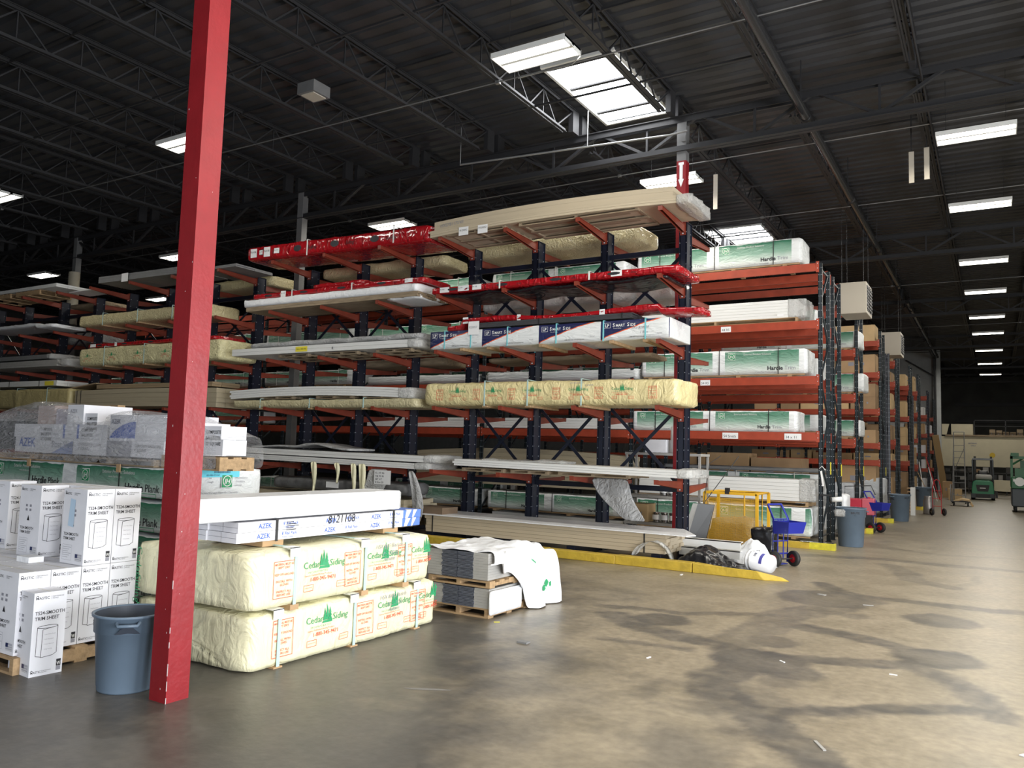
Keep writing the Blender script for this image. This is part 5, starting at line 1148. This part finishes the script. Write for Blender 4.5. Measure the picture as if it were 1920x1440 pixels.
def tarp(i, j):
    # u across x (down the aisle side), v along y
    u = i/nx; v = j/ny; y = 7.02+v*1.35; top = .675
    s = u*1.62; edge = .84+.08*nz((v*3, 0, 0), 2)
    hang = max(.0, s-edge); lim = (.12+.9*max(v-.1, 0)+.1*nz((v*4, 1, 0), 2)) if v < .5 else .66
    hang = min(hang, lim)
    x = -5.32+min(s, edge)+hang*.1+.03*nz((v*5, u*5, 2), 1.5)
    z = top-hang+.035*nz((x*6, y*6, 0), 1, 3)+.02*nz((x*14, y*14, 0), 1, 4)+.05*math.exp(-((v-.55)/.1)**2-((u-.4)/.15)**2)
    if v > .8: z -= (v-.8)*1.1*(u < .55); 
    x += .03*math.sin(v*21)*min(hang*3, 1)+.05*(v > .55)*min(hang*3, 1)
    return (x, y-(.05*math.sin(u*9) if j == 0 else 0), max(z, .015))
vs = [tarp(i, j) for i in range(nx+1) for j in range(ny+1)]
mb.add(vs, [(i*(ny+1)+j, (i+1)*(ny+1)+j, (i+1)*(ny+1)+j+1, i*(ny+1)+j+1) for i in range(nx) for j in range(ny)], WHITEB, True)
o = mb.build('white_tarp'); s = o.modifiers.new('s', 'SOLIDIFY'); s.thickness = .006; s.offset = 1; s = o.modifiers.new('u', 'SUBSURF'); s.levels = s.render_levels = 1
tag(o, 'crumpled white plastic tarp thrown over the slate-ended siding', 'tarp')
pm = MB()
for a, b, r in ((7.95, .27, .045), (8.04, .25, .03), (7.9, .22, .035)): pm.add([(-4.335, a+r*math.cos(k*PI/4+a*9)*(1+.3*math.sin(k*3)), b+r*math.sin(k*PI/4+a*9)) for k in range(8)], [tuple(range(8))], GREEN_INK)
for k in range(5): pm.add([(-4.345, 7.62+.02*k, .55-.01*k), (-4.345, 7.64+.02*k, .55-.01*k), (-4.345, 7.64+.02*k, .57-.01*k), (-4.345, 7.62+.02*k, .57-.01*k)], [(0, 1, 2, 3)], GREEN_INK)
pm.build('green_print', o)
mb = MB(); wrap(mb, .62, .02, .24, WHITEB, .008, .008, 78, .05, 0, .8); o = mb.build('lower_tarp', loc=(-4.47, 7.0, .04)); o.rotation_euler = (0, 0, PI/2); tag(o, 'white plastic flap down the side of the lower siding stack', 'tarp')

# ================================================================== TRASH CANS
def can(x, y, r, h, lab, rz=0, word='BRUTE', handles=True, grey=BIN):
    t = thing('trash_can', lab, 'trash can', (x, y, 0), rz); mb = MB()
    mb.lathe([(0, .004), (r*.78, .0), (r*.8, .01), (r*.8, .03), (r*.815, .035), (r*.93, h*.76), (r*.975, h*.765), (r*.985, h*.96), (r*1.04, h*.965), (r*1.05, h), (r*1.0, h), (r*.97, h*.985)], grey, 40)
    mb.lathe([(r*.97, h*.985), (r*.9, h*.7), (r*.78, .03), (0, .03)], BIND, 40)
    mb.build('bin', t)
    if handles:
        for s in (0, PI):
            hm = MB(); c, q = math.cos(s), math.sin(s)
            P_ = lambda a, b, z: ((r*.96+a)*c-b*q, (r*.96+a)*q+b*c, z)
            hm.tube([P_(0, -.07, h*.92), P_(.05, -.06, h*.9), P_(.05, .06, h*.9), P_(0, .07, h*.92)], .012, grey, 8); hm.add([P_(0, -.08, h*.78), P_(.035, -.03, h*.88), P_(.035, .03, h*.88), P_(0, .08, h*.78)], [(0, 1, 2, 3)], BIND); hm.build('handle', t)
    lm = MB(); f = lambda u, v: (r*.99*math.sin(u/r), -r*.99*math.cos(u/r), v); lm.text(word, r*.2, f, INK, -r*.35, h*.85, bold=.03); lm.text('76 L', r*.09, f, INK, -r*.15, h*.8); lm.build('lettering', t)
    return t
c = can(-5.27, 3.52, .24, .53, 'grey-blue trash can beside the foreground red column', -.65, 'BRUTE')
p = MB(); p.rect(-.015, .02, .42, .48, lambda u, v: (.229+.0*u, u, v), PAPER); p.build('paper_label', c)
can(-2.54, 17.5, .29, .78, 'grey-blue trash can at the foot of the first orange rack', .5); can(-2.43, 25.95, .29, .78, 'grey-blue trash can halfway down the aisle, second along the racks', .9); can(-2.4, 34.4, .29, .78, 'farthest grey-blue trash can with a broom in it', .9)
mb = MB(); wrap(mb, .16, .1, .14, CLEARB, .02, .03, 5, .03); o = mb.build('clear_bag_corner', loc=(-2.78, 17.2, .6)); tag(o, 'corner of a clear bag over the rim of the first rack trash can', 'bag')
mb = MB(); mb.tube([(-2.35, 34.3, .3), (-2.55, 34.6, 1.75)], .015, WHITE, 6); mb.tube([(-2.2, 34.3, .5), (-2.6, 34.5, 1.35)], .012, WOOD, 6); tag(mb.build('broom_handles'), 'broom and mop handles leaning out of the farthest trash can', 'broom')
# hand dryer-like roll holder on first upright
mb = MB(); mb.lathe([(0, 0), (.05, 0), (.05, .22), (0, .22)], WHITE, at=(-2.86, 17.1, .93), axis=(1, .3, .1), n=16); mb.lathe([(.05, -.02), (.07, -.02), (.07, .02), (.05, .02)], BLKM, at=(-2.86, 17.1, .93), axis=(1, .3, .1), n=16); mb.box(-3.05, -2.84, 17.05, 17.15, 1.0, 1.03, BLKM)
tag(mb.build('wrap_dispenser'), 'white film roll on a bracket at the first orange rack upright', 'film roll')
mb = MB(); mb.bar((-3.02, 17.0, 1.5), (-2.98, 17.0, 1.2), .1, .02, PAPER); mb.tube([(-3.05, 17.0, 1.55), (-3.0, 16.98, 1.6), (-2.94, 17.0, 1.52)], .008, WHITE, 5); tag(mb.build('hanging_clipboard'), 'white card hanging on the first orange rack upright', 'card')

# ================================================================== THINGS AT THE RACK END
# yellow mesh safety cage
t = thing('safety_cage', 'yellow mesh safety cage standing behind the rack end', 'safety cage', (-4.6, 14.45, 0)); w, d, h = .95, .85, 1.08
fr = MB()
for x, y in ((0, 0), (w, 0), (0, d), (w, d)): fr.box(x-.025, x+.025, y-.025, y+.025, .05, h, YEL)
for z in (.1, h): fr.box(0, w, -.025, .025, z-.03, z+.02, YEL); fr.tube([(0, 0, z), (0, d, z), (w, d, z), (w, 0, z)], .018, YEL, 8)
fr.tube([(.5, d, .1), (.5, d, h)], .015, YEL, 6); fr.tube([(w-.12, d, .1), (w-.12, d, h), (w-.12, .1, h)], .015, YEL, 6); fr.build('frame', t)
ms = MB(); n = 46
for i in range(n): x = .02+(w-.04)*i/(n-1); ms.box(x-.0025, x+.0025, -.004, -.001, .1, h-.1, YEL)
for i in range(n): z = .1+(h-.2)*i/(n-1); ms.box(0, w, -.007, -.004, z-.0025, z+.0025, YEL)
ms.build('mesh_panel', t); 
b = MB(); b.box(.38, .46, -.03, .03, h-.02, h+.09, BLKM); b.build('latch', t); b = MB(); b.box(.02, w-.02, 0, d, .05, .09, YEL); b.build('deck', t)
mb = MB(); wrap(mb, .7, .5, .5, mat('yellowed_plastic', (.33, .29, .2), .4, bump=.8), .07, .12, 88, .07, .03, 1.2); tag(mb.build('bagged_material', loc=(-4.5, 14.9, .1)), 'yellowed plastic bag of scraps inside the safety cage', 'bag')
# blue cart with dolly wheels
def wheel(parent, c, r, w, hub, ax=(1, 0, 0), name='wheel'):
    mb = MB(); mb.lathe([(r*.55, -w/2), (r*.9, -w/2), (r, -w*.25), (r, w*.25), (r*.9, w/2), (r*.55, w/2)], TIRE, 24, c, ax); mb.lathe([(0, -w*.4), (r*.2, -w*.45), (r*.3, -w*.2), (r*.56, -w*.3)], hub, 24, c, ax); mb.lathe([(r*.56, w*.3), (r*.3, w*.2), (r*.2, w*.45), (0, w*.4)], hub, 24, c, ax)
    return mb.build(name, parent)
def blue_truck(loc, rz, lab):
    t = thing('hand_truck', lab, 'hand truck', loc, rz); mb = MB()
    for x in (-.16, .16): mb.tube([(x, .0, .06), (x, -.02, .75), (x*.9, .12, .98)], .016, BLUE, 8)
    for z in (.2, .4, .6, .75): mb.tube([(-.16, -.01, z), (.16, -.01, z)], .012, BLUE, 6)
    for x in (-.06, .06): mb.tube([(x, -.01, .1), (x, -.02, .75)], .01, BLUE, 6)
    mb.tube([(-.145, .12, .98), (.145, .12, .98)], .016, BLUE, 8); mb.build('frame', t)
    b = MB(); b.add([(-.16, -.34, .55), (.16, -.34, .55), (.16, -.03, .52), (-.16, -.03, .52), (-.19, -.38, .73), (.19, -.38, .73), (.19, -.02, .73), (-.19, -.02, .73)], [(0, 3, 2, 1), (0, 1, 5, 4), (1, 2, 6, 5), (2, 3, 7, 6), (3, 0, 4, 7)], BLUE)
    o = b.build('tray', t); s = o.modifiers.new('s', 'SOLIDIFY'); s.thickness = .01
    b = MB(); b.box(-.17, .17, .0, .22, .02, .035, BLUE); b.build('toe_plate', t)
    for x in (-.2, .2): wheel(t, (x, -.1, .125), .125, .07, REDH)
    b = MB(); b.tube([(-.2, -.1, .125), (.2, -.1, .125)], .012, BLKM, 6); b.build('axle', t); return t
blue_truck((-3.02, 13.42, 0), 1.0, 'blue hand truck with a tray and red wheels at the rack end'); 
blue_truck((-2.6, 21.2, 0), 1.15, 'second blue hand truck with red wheels beside the red cart')
mb = MB(); wrap(mb, .3, .26, .58, BLACKW, .03, .08, 19, .05, .04, 1.2); o = mb.build('black_bag', loc=(-3.5, 13.75, 0)); tag(o, 'black bag standing left of the blue hand truck', 'bag')
# bucket
t = thing('plastic_bucket', 'white plastic bucket with a purple band lying on its side by the curb tip', 'bucket', (-3.25, 12.48, .175)); ax = Vector((.93, -.36, -.06)); mb = MB()
mb.lathe([(.13, 0), (.155, 0), (.16, .01), (.16, .03), (.15, .035), (.15, .07), (.155, .075), (.149, .08), (.13, .38), (0, .382)], BKT, 32, axis=ax); mb.lathe([(.13, 0), (.12, .3), (0, .3)], BKT, 32, axis=ax); mb.build('bucket_body', t)
Zx = ax.normalized(); Xx = Zx.cross(Vector((0, 0, 1))).normalized(); Yx = Zx.cross(Xx)
def bf(u, v, off=.002):
    r = .149-(v-.08)*.063+off; return Xx*(r*math.cos(u))+Yx*(r*math.sin(u))+Zx*v
lb = MB()
for k in range(10): a = -1.35+k*.14; lb.add([bf(a, .24), bf(a+.14, .24), bf(a+.14, .29), bf(a, .29)], [(0, 1, 2, 3)], mat('purple_band', (.1, .1, .45), .5))
for k in range(5): a = -1.1+k*.1; lb.add([bf(a, .13), bf(a+.07, .13), bf(a+.07, .17), bf(a, .17)], [(0, 1, 2, 3)], NAVY_INK if k < 2 else GREYINK)
lb.build('printed_label', t); b = MB(); b.tube([Xx*.15+Zx*.05, Xx*.12+Yx*-.14+Zx*.09, Xx*-.1+Yx*-.15+Zx*.09, Xx*-.15+Zx*.05], .004, CHROME, 5); b.build('bail_handle', t)
# black plastic heap, white sheets
def heap(x0, x1, y0, y1, hf, M, name, lab, cat, seed, nx=40, ny=20):
    mb = MB(); vs = []
    for i in range(nx+1):
        for j in range(ny+1):
            u, v = i/nx, j/ny; e = min(u, 1-u, v, 1-v); k = min(1, e*6)
            vs.append((x0+(x1-x0)*u, y0+(y1-y0)*v+.03*nz((u*5, v*5, seed), 1), max(.006, hf(u, v)*k+.045*k*nz((u*9, v*6, seed), 1.3)+.03*k*nz((u*22, v*16, seed), 1))))
    mb.add(vs, [(i*(ny+1)+j, (i+1)*(ny+1)+j, (i+1)*(ny+1)+j+1, i*(ny+1)+j+1) for i in range(nx) for j in range(ny)], M, True)
    o = mb.build(name); s = o.modifiers.new('u', 'SUBSURF'); s.levels = s.render_levels = 1; return tag(o, lab, cat)
heap(-4.45, -3.2, 11.95, 12.75, lambda u, v: .3*math.exp(-((u-.4)/.25)**2)*(.6+.4*v)+.06, BLACKW, 'black_plastic_heap', 'crumpled heap of shiny black plastic behind the curb', 'plastic heap', 3)
heap(-3.9, -3.0, 12.85, 13.25, lambda u, v: .14+.3*math.exp(-((u-.62)/.28)**2-((v-.5)/.5)**2), WHITEB, 'white_sheet_heap', 'creased white foam sheet rising behind the bucket', 'sheet', 8)
mb = MB()
for k, (z, y) in enumerate(((.28, 12.86), (.14, 12.8))): mb.box(-4.5, -3.5, y, y+.02, z-.03, z+.1, WHITE); mb.box(-4.5, -3.5, y, y+.14, z+.085, z+.1, WHITE)
mb.box(-4.4, -4.3, 12.86, 12.95, 0, .2, WHITE); mb.box(-3.7, -3.6, 12.86, 12.95, 0, .2, WHITE); tag(mb.build('white_trim_channels'), 'long white angle profiles lying behind the black plastic', 'trim profiles')
mb = MB(); mb.add([(-4.72, 13.6, .0), (-4.42, 13.75, .0), (-4.25, 13.9, .88), (-4.5, 13.75, .9), (-4.74, 13.7, .0), (-4.44, 13.87, 0), (-4.27, 14.0, .88), (-4.52, 13.85, .9)], [(0, 1, 2, 3), (7, 6, 5, 4), (0, 4, 5, 1), (1, 5, 6, 2), (2, 6, 7, 3), (3, 7, 4, 0)], BLKM)
mb.add([(-4.82, 13.58, .0), (-4.72, 13.6, 0), (-4.5, 13.75, .9), (-4.58, 13.72, .9)], [(0, 1, 2, 3)], CEM); tag(mb.build('leaning_black_panel'), 'black panel with a grey edge leaning at the rack end', 'panel')
mb = MB(); mb.tube([(-4.5, 13.3, .3), (-4.15, 13.2, .15)], .014, WOODG, 6); mb.box(-4.2, -4.0, 13.2, 13.3, .1, .2, CEM); tag(mb.build('scrap_stick'), 'grey-brown stick and bracket on the white profiles', 'stick')
mb = MB(); mb.tube([(-4.62, 14.2, .3), (-4.5, 14.4, 1.6), (-4.35, 14.6, 1.75)], .007, BLKM, 5); mb.tube([(-4.7, 14.2, 0), (-4.55, 14.3, .9), (-4.1, 14.9, 1.75)], .008, BLKM, 5); tag(mb.build('thin_rods'), 'two thin dark rods leaning beside the blue rack post', 'rod')
# galvanised stand with a roll and boxes, seen through the last bay; shelves of tin cans
t = thing('steel_stand', 'grey steel stand with shelves behind the last blue bay', 'stand', (-6.35, 14.9, 0)); mb = MB()
for x, y in ((0, 0), (1.5, 0), (0, .5), (1.5, .5)): mb.box(x-.02, x+.02, y-.02, y+.02, 0, 1.75, CEM)
mb.build('frame', t)
for z in (.35, .88, 1.72): s = MB(); s.box(-.03, 1.53, -.03, .53, z, z+.05, CEM); s.build('shelf', t)
mb = MB(); mb.lathe([(0, 0), (.15, 0), (.15, .52), (0, .52)], WHITE, 24); tag(mb.build('paper_roll', loc=(-5.35, 15.1, 1.775)), 'upright white roll on the grey steel stand', 'roll')
pcart(-5.98, -5.55, 14.95, 15.3, 1.775, 2.03, 'small white carton beside the upright white roll', sq=False)
k = 0
for z, n, x0 in ((.405, 4, -5.75), (.935, 3, -5.6)):
    for i in range(n):
        mb = MB(); mb.lathe([(0, 0), (.075, 0), (.077, .01), (.075, .19), (.077, .2), (0, .2)], CHROME, 20); mb.lathe([(.0765, .05), (.0765, .15)], PAPER, 20)
        if k == 0: tin = mb.build('paint_tin', loc=(x0+i*.17, 15.0, z)); o = tin
        else: o = tin.copy(); o.location = (x0+i*.17, 15.0, z); C.objects.link(o)
        tag(o, 'silver tin, %s shelf of the grey stand, %s from the left' % (('lower', 'upper')[z > .5], (('first',)+tuple(ORD[1:]))[i]), 'tin', 'silver tins on the grey stand'); k += 1
carton(-6.3, -5.9, 14.9, 15.35, .405, .75, 'brown carton on the lower shelf of the grey steel stand', K3)
mb = MB(); mb.box(0, .12, 0, .12, 0, .16, YEL); mb.lathe([(.05, .16), (.02, .22), (0, .22)], YEL, 10, (.06, .06, 0)); tag(mb.build('yellow_bottle', loc=(-4.98, 15.0, .62-.215)), 'yellow container at the right of the tins', 'bottle')
# small litter
for i, (x, y, w_, d_, M_, lab) in enumerate([(-3.7, 6.38, .1, .07, GREYB, 'grey scrap tile on the floor in front of the tarp'), (-4.35, 6.95, .06, .01, YELLOWP, 'yellow paper scrap by the tarp'), (-2.58, 6.6, .06, .015, PAPER, 'small white scrap left of the dark track'), (-.95, 5.28, .16, .02, CEM, 'flat grey strip on the floor at the lower right'), (-1.95, 11.0, .1, .06, CEM, 'grey scrap near the curb tip'), (-1.35, 10.6, .12, .03, CEM, 'pale scrap on the track'), (.12, 5.85, .05, .05, PAPER, 'white crumb at the right edge'), (-3.95, 11.35, .12, .03, PAPER, 'white scrap at the foot of the curb'), (-1.6, 7.2, .06, .015, PAPER, 'white sliver in the dark round stain'), (-.75, 7.35, .06, .015, PAPER, 'white sliver beside the long track')]):
    mb = MB(); mb.box(-w_/2, w_/2, -d_/2, d_/2, 0, .006 if i else .015, M_); o = mb.build('floor_scrap', loc=(x, y, .0)); o.rotation_euler = (0, 0, i*.7); tag(o, lab, 'scrap')
mb = MB(); mb.lathe([(0, .001), (.13, .0015), (.2, .001)], mat('white_dust', (.2, .19, .175), .9), 14); o = mb.build('dust_patch', loc=(-3.55, 4.75, 0)); o.scale = (.9, .12, 1); o.rotation_euler = (0, 0, .5); tag(o, 'patch of white dust on the floor in front of the cream bundles', 'dust')

# ================================================================== DOWN THE AISLE
t = thing('platform_cart', 'red plastic cart with a black front beside the second blue hand truck', 'cart', (-3.15, 20.95, 0)); mb = MB(); mb.box(0, .34, 0, .5, .12, .8, REDC); mb.box(.34, .62, .06, .44, .42, .82, mat('pink_red_plastic', (.6, .12, .16), .4)); mb.build('body', t, bevel=.02)
b = MB(); b.box(.341, .56, .05, .45, .14, .42, BLKM); b.build('front_panel', t); b = MB(); b.lathe([(0, 0), (.04, 0), (.04, .03), (0, .03)], REDC, 12, (.48, .25, .82)); b.build('cap', t); b = MB(); b.tube([(-.1, .5, .8), (-.1, .5, 1.08), (.5, .55, 1.12), (.6, .5, .9)], .012, BLKM, 6); b.build('handle', t)
for x in (.05, .5): wheel(t, (x, .05, .06), .06, .04, REDH)
t = thing('hand_truck', 'red hand truck carrying a steel cylinder in the aisle', 'hand truck', (-1.68, 29.85, 0), .5); mb = MB()
for x in (-.14, .14): mb.tube([(x, 0, .05), (x, .02, .85), (x*.6, .02, 1.12), (0, .02, 1.18)], .014, REDH, 6)
for z in (.3, .55, .8): mb.tube([(-.14, 0, z), (.14, 0, z)], .01, REDH, 6)
mb.build('frame', t)
for x in (-.2, .2): wheel(t, (x, -.05, .12), .12, .06, CHROME)
mb = MB(); mb.lathe([(0, 0), (.16, 0), (.17, .03), (.17, .45), (.13, .52), (.14, .6), (0, .6)], mat('dull_steel', (.35, .33, .32), .35, metal=.6), 24); tag(mb.build('steel_drum', loc=(-1.95, 30.2, 0)), 'dull steel cylinder strapped to the red hand truck', 'cylinder')
t = thing('rolling_ladder', 'tall grey rolling ladder in front of the cream wall', 'ladder', (-1.38, 39.9, 0)); mb = MB()
for x in (-.2, .2): mb.tube([(x*1.25, -.55, .1), (x, .25, 2.55)], .022, GREYB, 6); mb.tube([(x*1.1, .3, .1), (x, .3, 3.1)], .02, GREYB, 6); mb.tube([(x, .25, 2.5), (x, .3, 3.1)], .02, GREYB, 6)
mb.tube([(-.2, .3, 3.1), (.2, .3, 3.1)], .02, GREYB, 6); mb.tube([(-.2, .25, 1.4), (.2, .3, 2.4)], .012, GREYB, 5); mb.build('frame', t)
for i in range(9): u = .1+i*.11; s = MB(); s.box(-.22, .22, -.55+.8*u-.06, -.55+.8*u+.06, .1+2.45*u, .12+2.45*u, GREYB); s.build('step', t)
for x in (-.25, .25): wheel(t, (x, -.5, .07), .07, .04, BLKM)
t = thing('platform_dolly', 'low dolly loaded with bent cardboard before the ladder', 'dolly', (-1.5, 37.4, 0)); mb = MB(); mb.box(-.1, .6, -.4, .4, .16, .2, BLKM); mb.tube([(-.1, -.35, .2), (-.1, -.35, .85), (-.1, .35, .85), (-.1, .35, .2)], .018, GREYB, 6); mb.build('deck', t)
for x in (0, .5): 
    for y in (-.3, .3): wheel(t, (x, y, .08), .08, .04, BLKM)
mb = MB(); mb.add([(-1.5, 37.1, .21), (-1.2, 37.1, .3), (-.95, 37.1, .26), (-.8, 37.1, .02), (-1.5, 37.7, .21), (-1.2, 37.7, .32), (-.95, 37.7, .28), (-.8, 37.7, .02)], [(0, 1, 5, 4), (1, 2, 6, 5), (2, 3, 7, 6)], K3); o = mb.build('bent_cardboard'); s = o.modifiers.new('s', 'SOLIDIFY'); s.thickness = .06; tag(o, 'bent cardboard sheets on the low dolly', 'cardboard')
carton(-1.95, -1.4, 43.2, 43.8, 0, .52, 'brown carton on the floor left of the green forklift', K3); carton(-2.3, -1.9, 45.4, 46.0, 0, .8, 'taller brown carton by the leaning board', KRAFT)
mb = MB(); mb.bar((-2.4, 49.8, 0), (-2.78, 48.6, 3.2), .32, .06, mat('tan_board', (.4, .27, .13), .7), up=(0, 1, 0)); tag(mb.build('leaning_board'), 'long tan board leaning against the last racks', 'board')
mb = MB(); mb.bar((-2.2, 41.2, .03), (-2.75, 41.0, 2.0), .04, .03, REDH, up=(0, 1, 0)); tag(mb.build('red_pole'), 'thin red pole leaning by the sixth rack', 'pole')
mb = MB(); mb.tube([(-2.25, 40.0, 0.02), (-2.6, 40.4, 1.5)], .018, WHITE, 6); tag(mb.build('white_pole'), 'white pole leaning by the racks behind the farthest trash can', 'pole')
# green forklift, seen from behind
t = thing('forklift', 'green forklift seen from behind, grey gas tank on its back', 'forklift', (-.56, 44.4, 0)); mb = MB()
prof = [(-.46, .18), (-.46, .5), (-.42, .85), (-.3, .93), (.3, .93), (.42, .85), (.46, .5), (.46, .18)]
mb.add([(x, 0 if z < .6 else .05, z) for x, z in prof]+[(x, .9, z) for x, z in prof], [tuple(range(8)), tuple(range(15, 7, -1))]+[(i, (i+1) % 8+0, (i+1) % 8+8, i+8)[::-1] for i in range(8)], GRN); mb.build('counterweight', t, bevel=.03)
g = MB(); g.add([(-.28, -.012, .72), (.28, -.012, .72), (.22, -.012, .42), (-.22, -.012, .42), (-.28, .03, .72), (.28, .03, .72), (.22, .03, .42), (-.22, .03, .42)], [(3, 2, 1, 0), (0, 1, 5, 4), (2, 3, 7, 6)], BLKM); g.text('KOMATSU' if 0 else 'TOYOTA', .07, lambda u, v: (u, -.016, v), PAPER, 0, .56, align='c', bold=.02) if 0 else g.rect(-.12, .12, .55, .59, lambda u, v: (u, -.016, v), PAPER, 6); g.build('rear_grille', t)
g = MB(); g.box(-.48, .48, .0, 1.6, .1, .3, GREYM); g.box(-.3, .3, -.03, 0, .12, .28, BLKM); g.build('chassis', t)
g = MB(); g.lathe([(0, 0), (.1, .01), (.14, .06), (.14, .62), (.1, .68), (0, .7)], CEM, 20, (-.3, .35, 1.08), (1, 0, 0)); g.build('gas_tank', t)
g = MB()
for x in (-.43, .43): g.tube([(x, .5, .9), (x, .6, 1.9), (x*.95, 1.5, 2.0), (x, 1.9, .9)], .03, GREYM, 6)
for i in range(6): g.tube([(-.42, .65+i*.16, 1.92+i*.015), (.42, .65+i*.16, 1.92+i*.015)], .012, GREYM, 5)
g.build('overhead_guard', t); g = MB(); wrap(g, .4, .3, .45, BLKM, .01, .06, 3, .08); o = g.build('seat', t); o.location = (-.2, 1.0, .95)
g = MB()
for x in (-.35, .35): g.box(x-.05, x+.05, 2.0, 2.12, .1, 2.1, BLKM)
g.build('mast', t)
for x in (-.42, .42):
    for y in (.45, 1.75): wheel(t, (x, y, .22), .22, .16, GREYM)
# green lift machine at the right edge
t = thing('lift_machine', 'green and grey lift machine cut by the right edge of the photo', 'lift machine', (.47, 34.6, 0)); mb = MB(); mb.box(0, 1.5, 0, 2.0, .2, .86, GREYM); mb.build('lower_body', t, bevel=.04)
mb = MB(); mb.box(-.01, 1.5, 0, 2.0, .86, 1.28, GRND); mb.build('upper_body', t, bevel=.03); mb = MB(); mb.lathe([(0, 0), (.16, 0)], WHITE, 24, (.26, -.01, 1.12), (0, -1, 0)); mb.rect(.06, .11, 1.12, 1.22, lambda u, v: (u, -.012, v), WHITE); o = mb.build('oval_badge', t)
mb = MB(); mb.box(-.02, .06, .05, .15, 1.2, 2.1, GRND); mb.box(-.02, 1.4, .05, .15, 1.95, 2.05, GRND); mb.box(.0, .25, 0, .2, 2.05, 2.17, GRND); mb.box(.12, .8, .1, .9, 1.25, 1.6, GRND); mb.bar((.05, .1, 1.75), (.4, .3, 2.0), .06, .06, GRND); mb.box(.3, .5, .3, .6, 1.6, 1.9, GRND); mb.build('mast_frame', t)
for y in (.25, 1.7):
    for x in (.12, 1.35): wheel(t, (x, y, .13), .13, .1, GREYM)
# ---- far end: cream wall with a deck on top
mb = MB(); mb.box(-2.95, 8, 55, 55.15, 1.55, 3.33, WALLC); o = struct(mb, 'wall_cream_mezzanine')
lt = MB(); f = lambda u, v: (u, 54.99, v); lt.text('NOTHING', .11, f, GREYINK, -1.35, 2.86, bold=.03); lt.text('HERE', .1, f, GREYINK, -1.27, 2.7, bold=.03) if 0 else None
lt = MB(); lt.text('MATERIAL', .1, f, GREYINK, -1.4, 2.9, bold=.03); lt.text('ONLY', .1, f, GREYINK, -1.27, 2.76, bold=.03); lt.build('wall_lettering', o)
ys = MB(); ys.lathe([(0, 0), (.15, 0)], mat('yellow_spray', (.65, .45, .05), .7), 12, (-.17, 54.99, 2.25), (0, -1, 0)); ys.build('yellow_paint_mark', o)
mb = MB(); mb.box(-2.95, 8, 55.15, 60, 3.2, 3.3, WOODG); mb.box(-2.6, 8, 54.9, 55.0, 3.34, 3.44, WOODG); struct(mb, 'trim_2')
mb = MB(); mb.box(-2.3, -1.15, 55.4, 56.2, 3.45, 4.1, WALLC); tag(mb.build('cream_crate'), 'cream box standing on the deck above the cream wall', 'crate'); mb = MB(); mb.add([(-2.8, 55.3, 3.45), (-2.55, 55.3, 3.45), (-2.4, 55.3, 4.1), (-2.8, 55.3, 4.1), (-2.8, 55.4, 3.45), (-2.55, 55.4, 3.45), (-2.4, 55.4, 4.1), (-2.8, 55.4, 4.1)], [(0, 1, 2, 3), (7, 6, 5, 4), (1, 5, 6, 2), (0, 4, 5, 1)], WALLC); tag(mb.build('cream_sheet'), 'slanted cream panel left of the cream box on the deck', 'panel')
for i in range(8): x = -.3+i*.35; carton(x, x+.3, 55.6, 56.1, 3.3, 3.3+rd.uniform(.25, .55), 'dusty pallet blocks on the deck above the cream wall, %s from the cream box' % ((['nearest']+ORD[1:])[i]), WOODG, 'things on the deck')
mb = MB()
for z in (3.95, 4.3): mb.box(-1.1, 8, 55.2, 55.25, z, z+.04, STEELK)
for i in range(6): mb.box(-1.1+i*1.6, -1.05+i*1.6, 55.2, 55.25, 3.3, 4.34, STEELK)
tag(mb.build('guard_rail'), 'black guard rail on the deck above the cream wall', 'rail')
t = thing('dark_shelving', 'low dark shelving crowded with parts below the cream wall', 'shelving', (-2.6, 53.0, 0)); mb = MB()
for i in range(9): mb.box(i*.62-.02, i*.62+.02, 0, .6, 0, 1.35, BLKM)
mb.build('frame', t)
for z in (.3, .75, 1.2): s = MB(); s.box(0, 5, 0, .6, z, z+.03, BLKM); s.build('shelf', t)
DK = mat('dark_parts', (.06, .055, .05), .6, var=.4, vscale=8)
for li, z in enumerate((.335, .785, 1.235)):
    for i in range(13):
        if rd.random() < .15: continue
        w_ = rd.uniform(.2, .34); mb = MB(); mb.box(0, w_, 0, .45, 0, rd.uniform(.15, .36), rd.choice([DK, DK, GREYM, BLKM, K2, CEM] if li else [DK, BLKM, GREYM]))
        tag(mb.build('parts_bin', loc=(-2.55+i*.38, 53.05, z)), 'parts bin on the %s shelf of the dark shelving, %s from the left' % (('lower', 'middle', 'top')[li], ['1st', '2nd', '3rd', '4th', '5th', '6th', '7th', '8th', '9th', '10th', '11th', '12th', '13th'][i]), 'bin', 'bins on the dark shelving')
mb = MB(); mb.box(-.1, 1.6, 48.0, 48.1, .35, .92, WALLC); mb.box(-.05, .05, 48.1, 48.2, 0, .35, BLKM); mb.box(1.4, 1.5, 48.1, 48.2, 0, .35, BLKM); tag(mb.build('cream_board'), 'cream board standing behind the green forklift', 'board')
